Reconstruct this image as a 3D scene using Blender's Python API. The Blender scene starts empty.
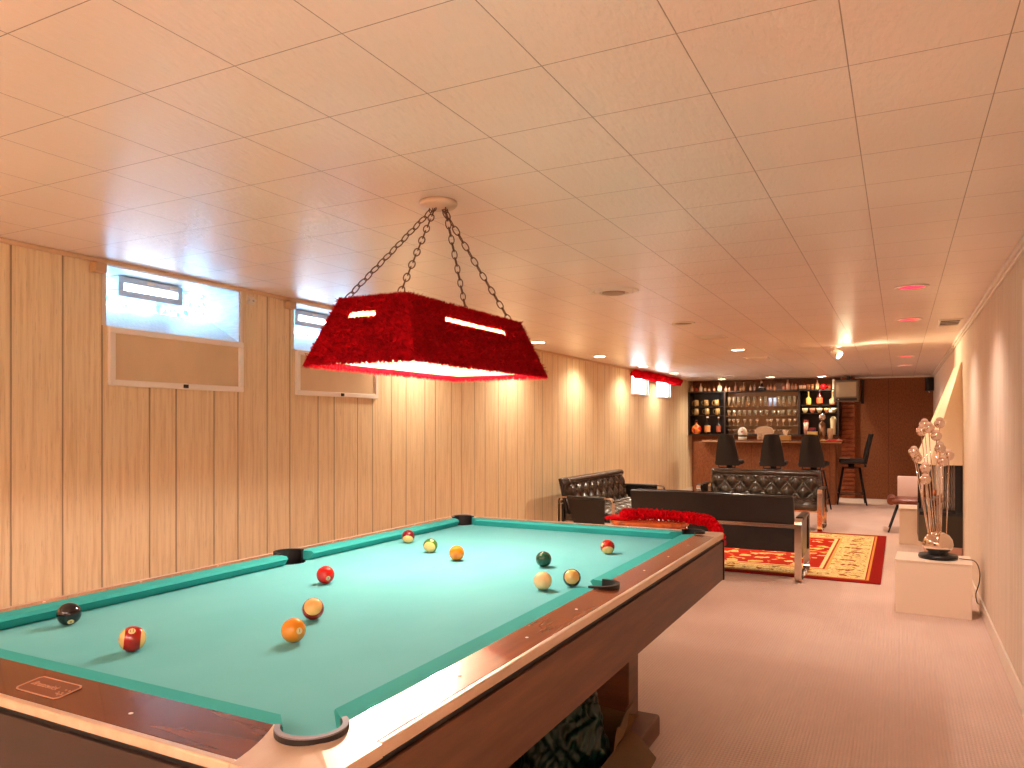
import bpy, bmesh, math, random
from mathutils import Vector, Matrix, Euler
PI = math.pi
R = math.radians
random.seed(7)
SC = bpy.context.scene
COL = SC.collection

# ------------------------------------------------------------------ camera
cam_d = bpy.data.cameras.new('camera')
cam = bpy.data.objects.new('camera', cam_d)
COL.objects.link(cam)
cam.location = (0, 0, 1.29)
cam.rotation_euler = (PI / 2, 0, 0.4755)
cam_d.sensor_width = 36.0
cam_d.lens = 753.0 / 1024.0 * 36.0
cam_d.shift_y = (424.6 - 384.0) / 1024.0
cam_d.clip_start = 0.02
SC.camera = cam

# ------------------------------------------------------------------ world, exposure
wd = bpy.data.worlds.new('world')
SC.world = wd
wd.use_nodes = True
wd.node_tree.nodes['Background'].inputs[0].default_value = (0.55, 0.78, 1.0, 1)
wd.node_tree.nodes['Background'].inputs[1].default_value = 1.0
SC.view_settings.view_transform = 'Standard'
SC.view_settings.look = 'None'
SC.view_settings.gamma = 1
SC.view_settings.use_curve_mapping = False
SC.view_settings.exposure = 1.38
SC.cycles.diffuse_bounces = 6
SC.cycles.max_bounces = 10
SC.cycles.sample_clamp_indirect = 6.0

WARM = (1.0, 0.85, 0.66)
CAN_W = 23.0          # recessed can spot power
POOL_W = 9.8          # each bulb in the pool table lamp
UP_W = 98.0           # each added fill uplight behind the camera

# ------------------------------------------------------------------ helpers
def lin(c):
    o = []
    for v in c[:3]:
        v = v / 255.0
        o.append(v / 12.92 if v <= 0.04045 else ((v + 0.055) / 1.055) ** 2.4)
    return (o[0], o[1], o[2], 1.0)

def mat(name, rgb, rough=0.5, metal=0.0, emit=None, es=0.0, bump=None, spec=None, trans=0.0, coat=0.0, vary=None, alpha=1.0, ior=None, sheen=0.0):
    """vary = (second rgb, noise scale vec or float, contrast lo, hi); bump = (scale vec or float, strength, distance)"""
    m = bpy.data.materials.new(name)
    m.use_nodes = True
    nt = m.node_tree
    b = nt.nodes['Principled BSDF']
    b.inputs['Base Color'].default_value = lin(rgb)
    b.inputs['Roughness'].default_value = rough
    b.inputs['Metallic'].default_value = metal
    if spec is not None: b.inputs['Specular IOR Level'].default_value = spec
    if trans: b.inputs['Transmission Weight'].default_value = trans
    if coat: b.inputs['Coat Weight'].default_value = coat
    if sheen: b.inputs['Sheen Weight'].default_value = sheen
    if ior: b.inputs['IOR'].default_value = ior
    if alpha < 1: b.inputs['Alpha'].default_value = alpha
    if emit is not None:
        b.inputs['Emission Color'].default_value = lin(emit)
        b.inputs['Emission Strength'].default_value = es
    def noise(sc, det=4):
        tc = nt.nodes.new('ShaderNodeTexCoord')
        mp = nt.nodes.new('ShaderNodeMapping')
        mp.inputs['Scale'].default_value = sc if isinstance(sc, tuple) else (sc, sc, sc)
        n = nt.nodes.new('ShaderNodeTexNoise')
        n.inputs['Scale'].default_value = 1.0
        n.inputs['Detail'].default_value = det
        nt.links.new(tc.outputs['Object'], mp.inputs[0])
        nt.links.new(mp.outputs[0], n.inputs['Vector'])
        return n
    if vary:
        n = noise(vary[1])
        r = nt.nodes.new('ShaderNodeValToRGB')
        r.color_ramp.elements[0].position = vary[2]
        r.color_ramp.elements[1].position = vary[3]
        r.color_ramp.elements[0].color = lin(rgb)
        r.color_ramp.elements[1].color = lin(vary[0])
        nt.links.new(n.outputs[0], r.inputs[0])
        nt.links.new(r.outputs[0], b.inputs['Base Color'])
    if bump:
        n = noise(bump[0])
        bp = nt.nodes.new('ShaderNodeBump')
        bp.inputs['Strength'].default_value = bump[1]
        bp.inputs['Distance'].default_value = bump[2]
        nt.links.new(n.outputs[0], bp.inputs['Height'])
        nt.links.new(bp.outputs[0], b.inputs['Normal'])
    return m

class G:
    """tiny node-graph helper"""
    def __init__(s, m):
        s.nt = m.node_tree; s.b = s.nt.nodes['Principled BSDF']
        tc = s.nt.nodes.new('ShaderNodeTexCoord')
        s.obj = tc.outputs['Object']
        sp = s.nt.nodes.new('ShaderNodeSeparateXYZ')
        s.nt.links.new(s.obj, sp.inputs[0])
        s.x, s.y, s.z = sp.outputs
    def m(s, op, a, b=None, c=None, clamp=False):
        n = s.nt.nodes.new('ShaderNodeMath'); n.operation = op; n.use_clamp = clamp
        for i, v in enumerate((a, b, c)):
            if v is None: continue
            if isinstance(v, (int, float)): n.inputs[i].default_value = v
            else: s.nt.links.new(v, n.inputs[i])
        return n.outputs[0]
    def noise(s, sc, det=4, rough=0.5):
        mp = s.nt.nodes.new('ShaderNodeMapping')
        mp.inputs['Scale'].default_value = sc if isinstance(sc, tuple) else (sc, sc, sc)
        s.nt.links.new(s.obj, mp.inputs[0])
        n = s.nt.nodes.new('ShaderNodeTexNoise'); n.inputs['Scale'].default_value = 1
        n.inputs['Detail'].default_value = det; n.inputs['Roughness'].default_value = rough
        s.nt.links.new(mp.outputs[0], n.inputs['Vector'])
        return n.outputs[0]
    def vor(s, sc, feature='F1'):
        mp = s.nt.nodes.new('ShaderNodeMapping')
        mp.inputs['Scale'].default_value = sc if isinstance(sc, tuple) else (sc, sc, sc)
        s.nt.links.new(s.obj, mp.inputs[0])
        n = s.nt.nodes.new('ShaderNodeTexVoronoi'); n.inputs['Scale'].default_value = 1
        n.feature = feature
        s.nt.links.new(mp.outputs[0], n.inputs['Vector'])
        return n.outputs['Distance']
    def ramp(s, fac, stops, mode='LINEAR'):
        r = s.nt.nodes.new('ShaderNodeValToRGB'); cr = r.color_ramp; cr.interpolation = mode
        while len(cr.elements) < len(stops): cr.elements.new(0.5)
        for e, (p, c) in zip(cr.elements, stops):
            e.position = p
            e.color = c if len(c) == 4 else (c[0], c[1], c[2], 1)
        s.nt.links.new(fac, r.inputs[0])
        return r.outputs[0]
    def mix(s, f, a, b):
        n = s.nt.nodes.new('ShaderNodeMix'); n.data_type = 'RGBA'
        for k, v in ((0, f), (6, a), (7, b)):
            if isinstance(v, (int, float)): n.inputs[k].default_value = v
            elif isinstance(v, tuple): n.inputs[k].default_value = v
            else: s.nt.links.new(v, n.inputs[k])
        return n.outputs[2]
    def color(s, c): s.nt.links.new(c, s.b.inputs['Base Color'])
    def bump(s, h, st=0.5, d=0.002):
        n = s.nt.nodes.new('ShaderNodeBump'); n.inputs['Strength'].default_value = st; n.inputs['Distance'].default_value = d
        s.nt.links.new(h, n.inputs['Height']); s.nt.links.new(n.outputs[0], s.b.inputs['Normal'])

class MB:
    """collects shapes, builds ONE mesh object"""
    def __init__(s): s.bm = bmesh.new()
    def _add(s, bm2, M=None, mi=0, smooth=False):
        me = bpy.data.meshes.new('t')
        for f in bm2.faces: f.material_index = mi; f.smooth = smooth
        if M is not None: bm2.transform(M)
        bm2.to_mesh(me); bm2.free()
        s.bm.from_mesh(me); bpy.data.meshes.remove(me)
        return s
    def box(s, a, b, bev=0.0, seg=2, mi=0, M=None, smooth=False):
        bm = bmesh.new()
        bmesh.ops.create_cube(bm, size=1)
        c = [(a[i] + b[i]) / 2 for i in range(3)]; d = [abs(b[i] - a[i]) for i in range(3)]
        for v in bm.verts: v.co = Vector((c[0] + v.co.x * d[0], c[1] + v.co.y * d[1], c[2] + v.co.z * d[2]))
        if bev > 0:
            bmesh.ops.bevel(bm, geom=list(bm.edges), offset=min(bev, min(d) * 0.49), segments=seg, affect='EDGES', profile=0.5)
            smooth = True if seg > 2 else smooth
        return s._add(bm, M, mi, smooth)
    def cyl(s, p0, p1, r0, r1=None, n=16, mi=0, smooth=True, caps=True):
        r1 = r0 if r1 is None else r1
        p0 = Vector(p0); p1 = Vector(p1); d = p1 - p0
        bm = bmesh.new()
        bmesh.ops.create_cone(bm, cap_ends=caps, segments=n, radius1=max(r0, 1e-5), radius2=max(r1, 1e-5), depth=d.length)
        M = Matrix.Translation((p0 + p1) / 2) @ d.to_track_quat('Z', 'Y').to_matrix().to_4x4()
        for f in bm.faces: f.smooth = smooth and len(f.verts) == 4
        me = bpy.data.meshes.new('t')
        for f in bm.faces: f.material_index = mi
        bm.transform(M); bm.to_mesh(me); bm.free(); s.bm.from_mesh(me); bpy.data.meshes.remove(me)
        return s
    def sphere(s, c, r, n=16, m=10, mi=0, sc=(1, 1, 1)):
        bm = bmesh.new()
        bmesh.ops.create_uvsphere(bm, u_segments=n, v_segments=m, radius=r)
        M = Matrix.Translation(c) @ Matrix.Diagonal((sc[0], sc[1], sc[2], 1))
        return s._add(bm, M, mi, True)
    def lathe(s, prof, n=24, c=(0, 0, 0), mi=0, M=None, smooth=True):
        bm = bmesh.new(); rings = []
        for r, z in prof:
            if r < 1e-5: rings.append([bm.verts.new((c[0], c[1], c[2] + z))])
            else: rings.append([bm.verts.new((c[0] + r * math.cos(2 * PI * k / n), c[1] + r * math.sin(2 * PI * k / n), c[2] + z)) for k in range(n)])
        for A, B in zip(rings, rings[1:]):
            for k in range(n):
                k2 = (k + 1) % n
                if len(A) == 1 and len(B) == 1: continue
                if len(A) == 1: bm.faces.new((A[0], B[k2], B[k]))
                elif len(B) == 1: bm.faces.new((A[k], A[k2], B[0]))
                else: bm.faces.new((A[k], A[k2], B[k2], B[k]))
        bmesh.ops.recalc_face_normals(bm, faces=bm.faces)
        return s._add(bm, M, mi, smooth)
    def tube(s, pts, r, n=8, closed=False, mi=0, flat=None, smooth=True):
        """sweep; flat=(w,h,up) gives a rectangular bar"""
        pts = [Vector(p) for p in pts]; N = len(pts); bm = bmesh.new(); rings = []
        up0 = None
        for i, p in enumerate(pts):
            if closed: t = (pts[(i + 1) % N] - pts[i - 1]).normalized()
            else: t = (pts[min(i + 1, N - 1)] - pts[max(i - 1, 0)]).normalized()
            if flat:
                side = Vector(flat[2]); nrm = t.cross(side).normalized()
                w, h = flat[0] / 2, flat[1] / 2
                rings.append([bm.verts.new(p + side * a * w + nrm * b * h) for a, b in ((-1, -1), (1, -1), (1, 1), (-1, 1))])
            else:
                if up0 is None: up0 = Vector((0, 0, 1)) if abs(t.z) < 0.9 else Vector((1, 0, 0))
                a = t.cross(up0).normalized(); b = a.cross(t).normalized(); up0 = b
                rr = r[i] if isinstance(r, (list, tuple)) else r
                rings.append([bm.verts.new(p + a * rr * math.cos(2 * PI * k / n) + b * rr * math.sin(2 * PI * k / n)) for k in range(n)])
        K = len(rings[0])
        for i in range(N if closed else N - 1):
            A, B = rings[i], rings[(i + 1) % N]
            for k in range(K): bm.faces.new((A[k], A[(k + 1) % K], B[(k + 1) % K], B[k]))
        if not closed: bm.faces.new(rings[0]); bm.faces.new(rings[-1])
        bmesh.ops.recalc_face_normals(bm, faces=bm.faces)
        return s._add(bm, None, mi, smooth and not flat)
    def prism(s, poly, z0, z1, mi=0, M=None, bev=0.0):
        """poly = 2D outline (may be concave), extruded z0..z1"""
        bm = bmesh.new()
        a = [bm.verts.new((x, y, z0)) for x, y in poly]; b = [bm.verts.new((x, y, z1)) for x, y in poly]
        n = len(poly)
        f0 = bm.faces.new(a[::-1]); f1 = bm.faces.new(b)
        for k in range(n): bm.faces.new((a[k], a[(k + 1) % n], b[(k + 1) % n], b[k]))
        bmesh.ops.recalc_face_normals(bm, faces=bm.faces)
        if bev: bmesh.ops.bevel(bm, geom=[e for e in f1.edges], offset=bev, segments=2, affect='EDGES')
        bmesh.ops.triangulate(bm, faces=[f for f in bm.faces if len(f.verts) > 4])
        return s._add(bm, M, mi, False)
    def hexa(s, v8, mi=0, smooth=False):
        bm = bmesh.new(); v = [bm.verts.new(p) for p in v8]
        for f in ((0, 1, 2, 3), (4, 5, 6, 7), (0, 1, 5, 4), (1, 2, 6, 5), (2, 3, 7, 6), (3, 0, 4, 7)): bm.faces.new([v[i] for i in f])
        bmesh.ops.recalc_face_normals(bm, faces=bm.faces)
        return s._add(bm, None, mi, smooth)
    def quad(s, v4, mi=0):
        bm = bmesh.new(); bm.faces.new([bm.verts.new(p) for p in v4]); return s._add(bm, None, mi)
    def grid(s, nu, nv, fn, mi=0, smooth=True):
        bm = bmesh.new()
        V = [[bm.verts.new(fn(i / nu, j / nv)) for j in range(nv + 1)] for i in range(nu + 1)]
        for i in range(nu):
            for j in range(nv): bm.faces.new((V[i][j], V[i + 1][j], V[i + 1][j + 1], V[i][j + 1]))
        return s._add(bm, None, mi, smooth)
    def build(s, name, mats, parent=None, loc=None, rot=None):
        me = bpy.data.meshes.new(name)
        s.bm.to_mesh(me); s.bm.free()
        for m_ in (mats if isinstance(mats, (list, tuple)) else [mats]): me.materials.append(m_)
        o = bpy.data.objects.new(name, me); COL.objects.link(o)
        if parent is not None: o.parent = parent
        if loc is not None: o.location = loc
        if rot is not None: o.rotation_euler = rot
        return o

def thing(name, label, cat, loc=(0, 0, 0), rz=0.0, group=None):
    o = bpy.data.objects.new(name, None); COL.objects.link(o)
    o.empty_display_size = 0.1
    o.location = loc; o.rotation_euler = (0, 0, rz)
    return tag(o, label, cat, group)
def tag(o, label, cat, group=None):
    o['label'] = label; o['category'] = cat
    if group: o['group'] = group
    return o
def struct(o, label=None):
    o['kind'] = 'structure'
    if label: o['label'] = label
    return o
def kids(o): return [c for c in bpy.data.objects if c.parent == o]
def copy_tree(o, parent=None):
    c = o.copy(); COL.objects.link(c)
    if parent is not None: c.parent = parent
    for ch in kids(o): copy_tree(ch, c)
    return c
def lamp(kind, name, loc, power, color=WARM, parent=None, size=None, rot=None, angle=None, blend=None):
    d = bpy.data.lights.new(name, kind); d.energy = power; d.color = color
    if kind == 'SPOT':
        d.spot_size = angle; d.spot_blend = blend; d.shadow_soft_size = size or 0.04
    elif kind == 'POINT': d.shadow_soft_size = size or 0.03
    elif kind == 'AREA':
        d.shape = 'RECTANGLE'; d.size, d.size_y = size
    o = bpy.data.objects.new(name, d); COL.objects.link(o); o.location = loc
    if rot: o.rotation_euler = rot
    if parent is not None: o.parent = parent
    return o

# ------------------------------------------------------------------ room numbers
XL, XR, YB, YF, ZC = -3.56, 0.50, 14.50, -3.0, 2.12
# windows in the left wall: (y0, y1, z0, z1)
W1 = (2.43, 3.31, 1.79, 2.10); W2 = (3.755, 4.635, 1.79, 2.10)
W3 = (10.80, 11.63, 1.765, 2.03); W4 = (12.09, 12.92, 1.765, 2.03)

# ------------------------------------------------------------------ room materials
GW = 1.309; GO = (0.0, .236, .436, .706, .871, 1.130)
def plank_mat(name, base, dark, grain, offs, period, shift, axis='y', gw=0.0055, gdark=(96, 62, 38), rough=0.55):
    m = mat(name, base, rough, spec=.5 if rough < .7 else .12)
    g = G(m)
    a = g.y if axis == 'y' else g.x
    t = g.m('FRACT', g.m('DIVIDE', g.m('ADD', a, 100 * period - shift + 0.02), period))
    stops = [(0.0, (0, 0, 0, 1))]
    e = gw / period
    for c in offs:
        c = (c + 0.02) / period
        stops += [(c - e, (0, 0, 0, 1)), (c - e * .4, (1, 1, 1, 1)), (c + e * .4, (1, 1, 1, 1)), (c + e, (0, 0, 0, 1))]
    gr = g.ramp(t, stops)
    n1 = g.noise((55, 55, 2.2) , 6, .65)
    n2 = g.noise((170, 170, 9), 3, .6)
    n3 = g.noise((1.2, 1.2, .5), 2)
    c0 = g.ramp(n1, [(0.36, lin(dark)), (0.52, lin(base)), (0.68, lin(grain))])
    c1 = g.mix(g.m('MULTIPLY', g.ramp(n2, [(0.60, (0, 0, 0, 1)), (0.70, (1, 1, 1, 1))]), 0.6), c0, lin([v * .88 for v in dark]))
    c2 = g.mix(g.m('MULTIPLY', gr, 0.85), c1, lin(gdark))
    g.color(c2)
    h = g.m('SUBTRACT', g.m('MULTIPLY', n2, 0.12), g.m('MULTIPLY', gr, 1.0))
    g.bump(h, 0.6, 0.003)
    return m
M_wl = plank_mat('tan_wood_panelling', (236, 211, 172), (222, 193, 151), (242, 220, 184), GO, GW, 1.983)
M_wr = plank_mat('pale_wood_panelling', (230, 212, 192), (220, 200, 178), (236, 220, 202),
                 (0.0, .05, .10, .152, .20, .252), 0.30, 0.0, gw=0.0022, gdark=(196, 166, 134), rough=.75)
M_wback = plank_mat('tan_wood_panelling_rear', (214, 186, 152), (196, 164, 128), (224, 198, 166), GO, GW, 0, axis='x')

def ceil_mat():
    m = mat('cream_ceiling_tiles', (242, 228, 212), 0.31, spec=0.9)
    g = G(m)
    px, py = 0.3156, 0.325
    fx = g.m('FRACT', g.m('DIVIDE', g.m('ADD', g.x, 1.3682 + 40 * px), px))
    fy = g.m('FRACT', g.m('DIVIDE', g.m('ADD', g.y, -1.2558 + 40 * py), py))
    dx = g.m('MULTIPLY', g.m('MINIMUM', fx, g.m('SUBTRACT', 1.0, fx)), px)
    dy = g.m('MULTIPLY', g.m('MINIMUM', fy, g.m('SUBTRACT', 1.0, fy)), py)
    d = g.m('MINIMUM', dx, dy)
    ln = g.m('SUBTRACT', 1.0, g.m('DIVIDE', d, 0.0014), clamp=True)
    ln = g.m('GREATER_THAN', ln, 0.05)
    n = g.noise((62, 24, 1), 3, .6)
    base = g.ramp(g.noise((1.1, 1.1, 1), 2), [(0.3, lin((242, 224, 212))), (0.7, lin((250, 234, 224)))])
    g.color(g.mix(g.m('MULTIPLY', ln, 0.75), base, lin((128, 92, 62))))
    g.bump(g.m('SUBTRACT', g.m('MULTIPLY', n, 0.55), ln), 0.8, 0.0075)
    return m
M_ceil = ceil_mat()

def carpet_mat():
    m = mat('salmon_beige_carpet', (218, 190, 172), 0.95, spec=0.1)
    g = G(m)
    rib = g.m('SINE', g.m('MULTIPLY', g.x, 2 * PI / 0.014))
    rib2 = g.m('SINE', g.m('MULTIPLY', g.y, 2 * PI / 0.02))
    n = g.noise(260, 2)
    h = g.m('ADD', g.m('ADD', g.m('MULTIPLY', rib, .35), g.m('MULTIPLY', rib2, .2)), n)
    big = g.noise((1.5, 1.5, 1), 3)
    base = g.ramp(big, [(0.35, lin((222, 194, 178))), (0.65, lin((230, 204, 188)))])
    g.color(g.mix(g.m('MULTIPLY', g.m('SUBTRACT', 1.2, h, clamp=True), 0.14), base, lin((170, 132, 108))))
    g.bump(h, 0.6, 0.004)
    return m
M_carpet = carpet_mat()
M_white = mat('white_trim_paint', (236, 222, 205), 0.4, vary=((228, 212, 194), 6.0, .3, .7))
M_reveal = mat('pale_reveal_boards', (232, 236, 238), 0.4, vary=((212, 218, 222), (12, 90, 90), .35, .7), bump=((12, 120, 120), .4, .002))

def brown_wall_mat():
    m = mat('brown_fibre_wall', (128, 66, 30), 0.75)
    g = G(m)
    n = g.noise((60, 60, 26), 5, .65); n2 = g.noise((90, 90, 14), 3)
    c = g.ramp(n, [(0.35, lin((124, 70, 36))), (0.5, lin((142, 84, 46))), (0.68, lin((158, 98, 56)))])
    seam = g.m('LESS_THAN', g.m('ABSOLUTE', g.m('SUBTRACT', g.m('FRACT', g.m('DIVIDE', g.m('ADD', g.x, 20.3), 1.22)), 0.5)), 0.0035)
    g.color(g.mix(g.m('MULTIPLY', seam, .5), c, lin((60, 28, 12))))
    g.bump(g.m('ADD', n, g.m('MULTIPLY', n2, .4)), 0.6, 0.006)
    return m
M_brown = brown_wall_mat()

# ------------------------------------------------------------------ room shell
b = MB(); b.box((XL - .4, YF - .1, -.1), (XR + .2, YB + .2, 0)); struct(b.build('floor', M_carpet), 'salmon beige ribbed carpet')
b = MB(); b.box((XL - .4, YF - .1, ZC), (XR + .2, YB + .2, ZC + .1)); struct(b.build('ceiling', M_ceil), 'cream square ceiling tiles')
b = MB()
ys = [YF]
for (y0, y1, z0, z1) in (W1, W2, W3, W4):
    b.box((XL - .30, ys[-1], 0), (XL, y0, ZC)); b.box((XL - .30, y0, 0), (XL, y1, z0)); b.box((XL - .30, y0, z1), (XL, y1, ZC)); ys.append(y1)
b.box((XL - .30, ys[-1], 0), (XL, YB, ZC))
struct(b.build('wall_left', M_wl), 'tan grooved wood panelling')
b = MB(); b.box((XR, YF, 0), (XR + .15, YB, ZC)); struct(b.build('wall_right', M_wr), 'pale grooved wood panelling')
b = MB(); b.box((XL - .3, YB, 0), (XR + .15, YB + .15, ZC)); struct(b.build('wall_back', M_brown), 'brown fibre textured wall')
b = MB(); b.box((XL - .3, YF - .1, 0), (XR + .15, YF, ZC)); struct(b.build('wall_front', M_wback))
b = MB(); b.box((XR - .012, 3.99, 0), (XR, 7.76, .095), .004); b.box((XR - .012, 9.05, 0), (XR, YB, .095), .004); b.box((XR - .012, YF, 0), (XR, 3.1, .095), .004)
struct(b.build('baseboard_right', M_white), 'cream painted baseboard')
b = MB(); b.box((XL, YF, 0), (XL + .012, YB, .095), .004); struct(b.build('baseboard_left', M_white))
b = MB(); b.box((XL, YF, ZC - .022), (XL + .022, YB, ZC), .006); struct(b.build('trim_1', mat('tan_moulding', (222, 186, 148), .5)), 'thin tan moulding under the ceiling')
b = MB(); b.box((XR - .025, YF, ZC - .03), (XR, YB, ZC), .008); b.box((XR - .012, YF, ZC - .05), (XR, YB, ZC - .03), .004); struct(b.build('trim_2', M_white), 'cream moulding under the ceiling')
b = MB(); b.box((-.93, YB - .02, ZC - .028), (XR - .025, YB, ZC), .006); struct(b.build('trim_3', M_white), 'cream moulding over the brown wall')
# door casing at the right edge of view
d = MB(); d.box((XR - .02, 3.91, 0), (XR, 3.99, 1.93), .005); d.box((XR - .02, 3.14, 0), (XR, 3.22, 1.93), .005); d.box((XR - .02, 3.22, 1.85), (XR, 3.91, 1.93), .005)
d = struct(d.build('door_1', M_white), 'white door and casing')
b = MB(); b.box((XR - .012, 3.22, .01), (XR, 3.91, 1.85), .003); b.build('door_panel', M_white, d)
b = MB(); b.lathe([(0, 0), (.012, 0), (.012, .03), (.028, .04), (.03, .055), (.02, .068), (0, .07)], 20, M=Matrix.Translation((XR - .012, 3.30, .95)) @ Matrix.Rotation(-PI / 2, 4, 'Y')); b.build('door_handle', mat('brass', (200, 160, 90), .25, 1), d)

# ------------------------------------------------------------------ basement windows (glass block with a vent)
def glassblock_mat():
    m = mat('bright_glass_block', (200, 230, 240), 0.1)
    g = G(m)
    n = g.noise((30, 30, 30), 4, .6)
    v = g.vor((22, 22, 22))
    c = g.ramp(g.m('ADD', g.m('MULTIPLY', n, .7), g.m('MULTIPLY', v, .35)), [(0.34, lin((4, 60, 90))), (0.47, lin((50, 120, 180))), (0.62, lin((180, 226, 255)))])
    g.nt.links.new(c, g.b.inputs['Emission Color'])
    g.b.inputs['Emission Strength'].default_value = 4.8
    return m
M_block = glassblock_mat()
M_mortar = mat('block_mortar', (176, 214, 224), .6, emit=(140, 205, 235), es=.5)
M_sky = mat('daylight_pane', (255, 255, 255), .2, emit=(220, 240, 255), es=5.5)
M_vent = mat('grey_vent_frame', (206, 214, 224), .4)
for k, (y0, y1, z0, z1) in enumerate((W1, W2)):
    XG = XL - .25; zi = z0 + .14
    w = MB()   # splayed reveal boards: sill, two cheeks, head
    w.hexa([(XL, y0, z0), (XL, y1, z0), (XG, y1, zi), (XG, y0, zi), (XL, y0, z0 - .001), (XL, y1, z0 - .001), (XG, y1, z0 - .001), (XG, y0, z0 - .001)])
    w.box((XG, y0, z0), (XL, y0 + .012, z1)); w.box((XG, y1 - .012, z0), (XL, y1, z1)); w.box((XG, y0, z1 - .006), (XL, y1, z1))
    w = struct(w.build('window_%d' % (k + 1), M_reveal), 'deep basement window of glass block with a vent')
    b = MB(); b.box((XG - .05, y0, z0), (XG - .035, y1, z1)); b.build('block_mortar', M_mortar, w)
    cols = [y0 - .06, y0 + .09, y0 + .245, y0 + .45, y0 + .665, y1 - .012]
    vy0, vy1, vz0 = y0 + .245, y0 + .665, zi + .065
    for i in range(5):
        a, c = max(cols[i], y0 + .012) + .006, cols[i + 1] - .006
        for (za, zb) in ((zi - .02, vz0 - .006), (vz0 + .004, z1 - .008)):
            if za > vz0 - .01 and i in (2, 3): continue
            bb = MB(); bb.box((XG - .04, a, za), (XG - .01, c, zb), .008, 2); bb.build('glass_block', M_block, w)
    f = MB()
    t = .034; XV = XG + .09; vy0, vy1, vz0 = y0 + .19, y0 + .60, zi + .052
    f.box((XG - .03, vy0, vz0), (XV, vy1, vz0 + t), .004); f.box((XG - .03, vy0, z1 - .010 - t), (XV, vy1, z1 - .010), .004)
    f.box((XG - .03, vy0, vz0 + t), (XV, vy0 + t, z1 - .010 - t)); f.box((XG - .03, vy1 - t, vz0 + t), (XV, vy1, z1 - .010 - t))
    f = f.build('vent_frame', M_vent, w)
    b = MB(); b.box((XG - .03, vy0 + t, vz0 + t), (XG + .05, vy1 - t, z1 - .010 - t)); b.build('vent_pane', M_sky, f)
    for yy in (vy0 + .17, vy0 + .32):
        b = MB(); b.box((XV, yy, z1 - .034), (XV + .010, yy + .05, z1 - .018), .003); b.build('latch', M_white, f)
    b = MB(); b.box((XL - .002, y0 - .014, z0 - .0), (XL + .006, y0, z1 + .0)); b.box((XL - .002, y1, z0), (XL + .006, y1 + .012, z1)); b.build('window_frame', M_white, w)
    # shutter panel leaning below the window on the wall
    lab = ['white framed tan panel under the nearest window, fully in view', 'white framed tan panel under the second window, behind the red lamp'][k]
    s = thing('window_shutter', lab, 'shutter', (XL, (y0 + y1) / 2 + .01, 1.487), 0, 'hinged window shutters')
    hw, hh = .435, .300
    b = MB()
    fr = .032
    for (a, c) in (((0, -hw, 0), (.026, hw, fr)), ((0, -hw, hh - fr), (.026, hw, hh)), ((0, -hw, fr), (.026, -hw + fr, hh - fr)), ((0, hw - fr, fr), (.026, hw, hh - fr))): b.box(a, c, .004)
    b.build('shutter_frame', mat('cream_frame_paint', (248, 238, 228), .45), s)
    b = MB(); b.box((.004, -hw + fr, fr), (.012, hw - fr, hh - fr)); b.build('shutter_panel', mat('tan_panel', (230, 202, 164), .6, vary=((222, 194, 156), (3, 6, 3), .3, .7)), s)
    b = MB(); b.box((.026, .0, .006), (.034, .03, .026), .002); b.build('catch', mat('dark_catch', (40, 26, 18), .4), s)
    o = MB(); o.box((XL, y0 - .075, 2.045), (XL + .05, y0 - .018, 2.092), .003)
    tag(o.build('wooden_block', mat('block_wood', (204, 168, 128), .6)), ['small tan wooden block left of the nearest window', 'small tan wooden block left of the second window'][k], 'block')
o = thing('wall_bracket', 'small white bracket on the panelling between the two near windows', 'bracket', (XL, 3.385, 2.03))
b = MB(); b.box((0, -.028, 0), (.012, .028, .05), .004); b.build('back_plate', M_white, o)
for yy in (-.018, .018):
    b = MB(); b.cyl((.012, yy, .025), (.03, yy, .025), .008, n=10); b.build('hook', M_white, o)

M_redfab = mat('red_plush', (236, 10, 30), .9, spec=.1, vary=((200, 2, 20), 60.0, .4, .65))
for k, (y0, y1, z0, z1) in enumerate((W3, W4)):
    w = MB()
    fr = .035
    w.box((XL - .03, y0 - fr, z0 - fr), (XL + .012, y1 + fr, z0), .003); w.box((XL - .03, y0 - fr, z1), (XL + .012, y1 + fr, z1 + fr), .003)
    w.box((XL - .03, y0 - fr, z0), (XL + .012, y0, z1), .003); w.box((XL - .03, y1, z0), (XL + .012, y1 + fr, z1), .003)
    w = struct(w.build('window_%d' % (k + 3), M_white), 'small bright window under a red valance')
    b = MB(); b.box((XL - .06, y0, z0), (XL - .05, y1, z1)); b.build('window_pane', M_sky, w)
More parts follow.
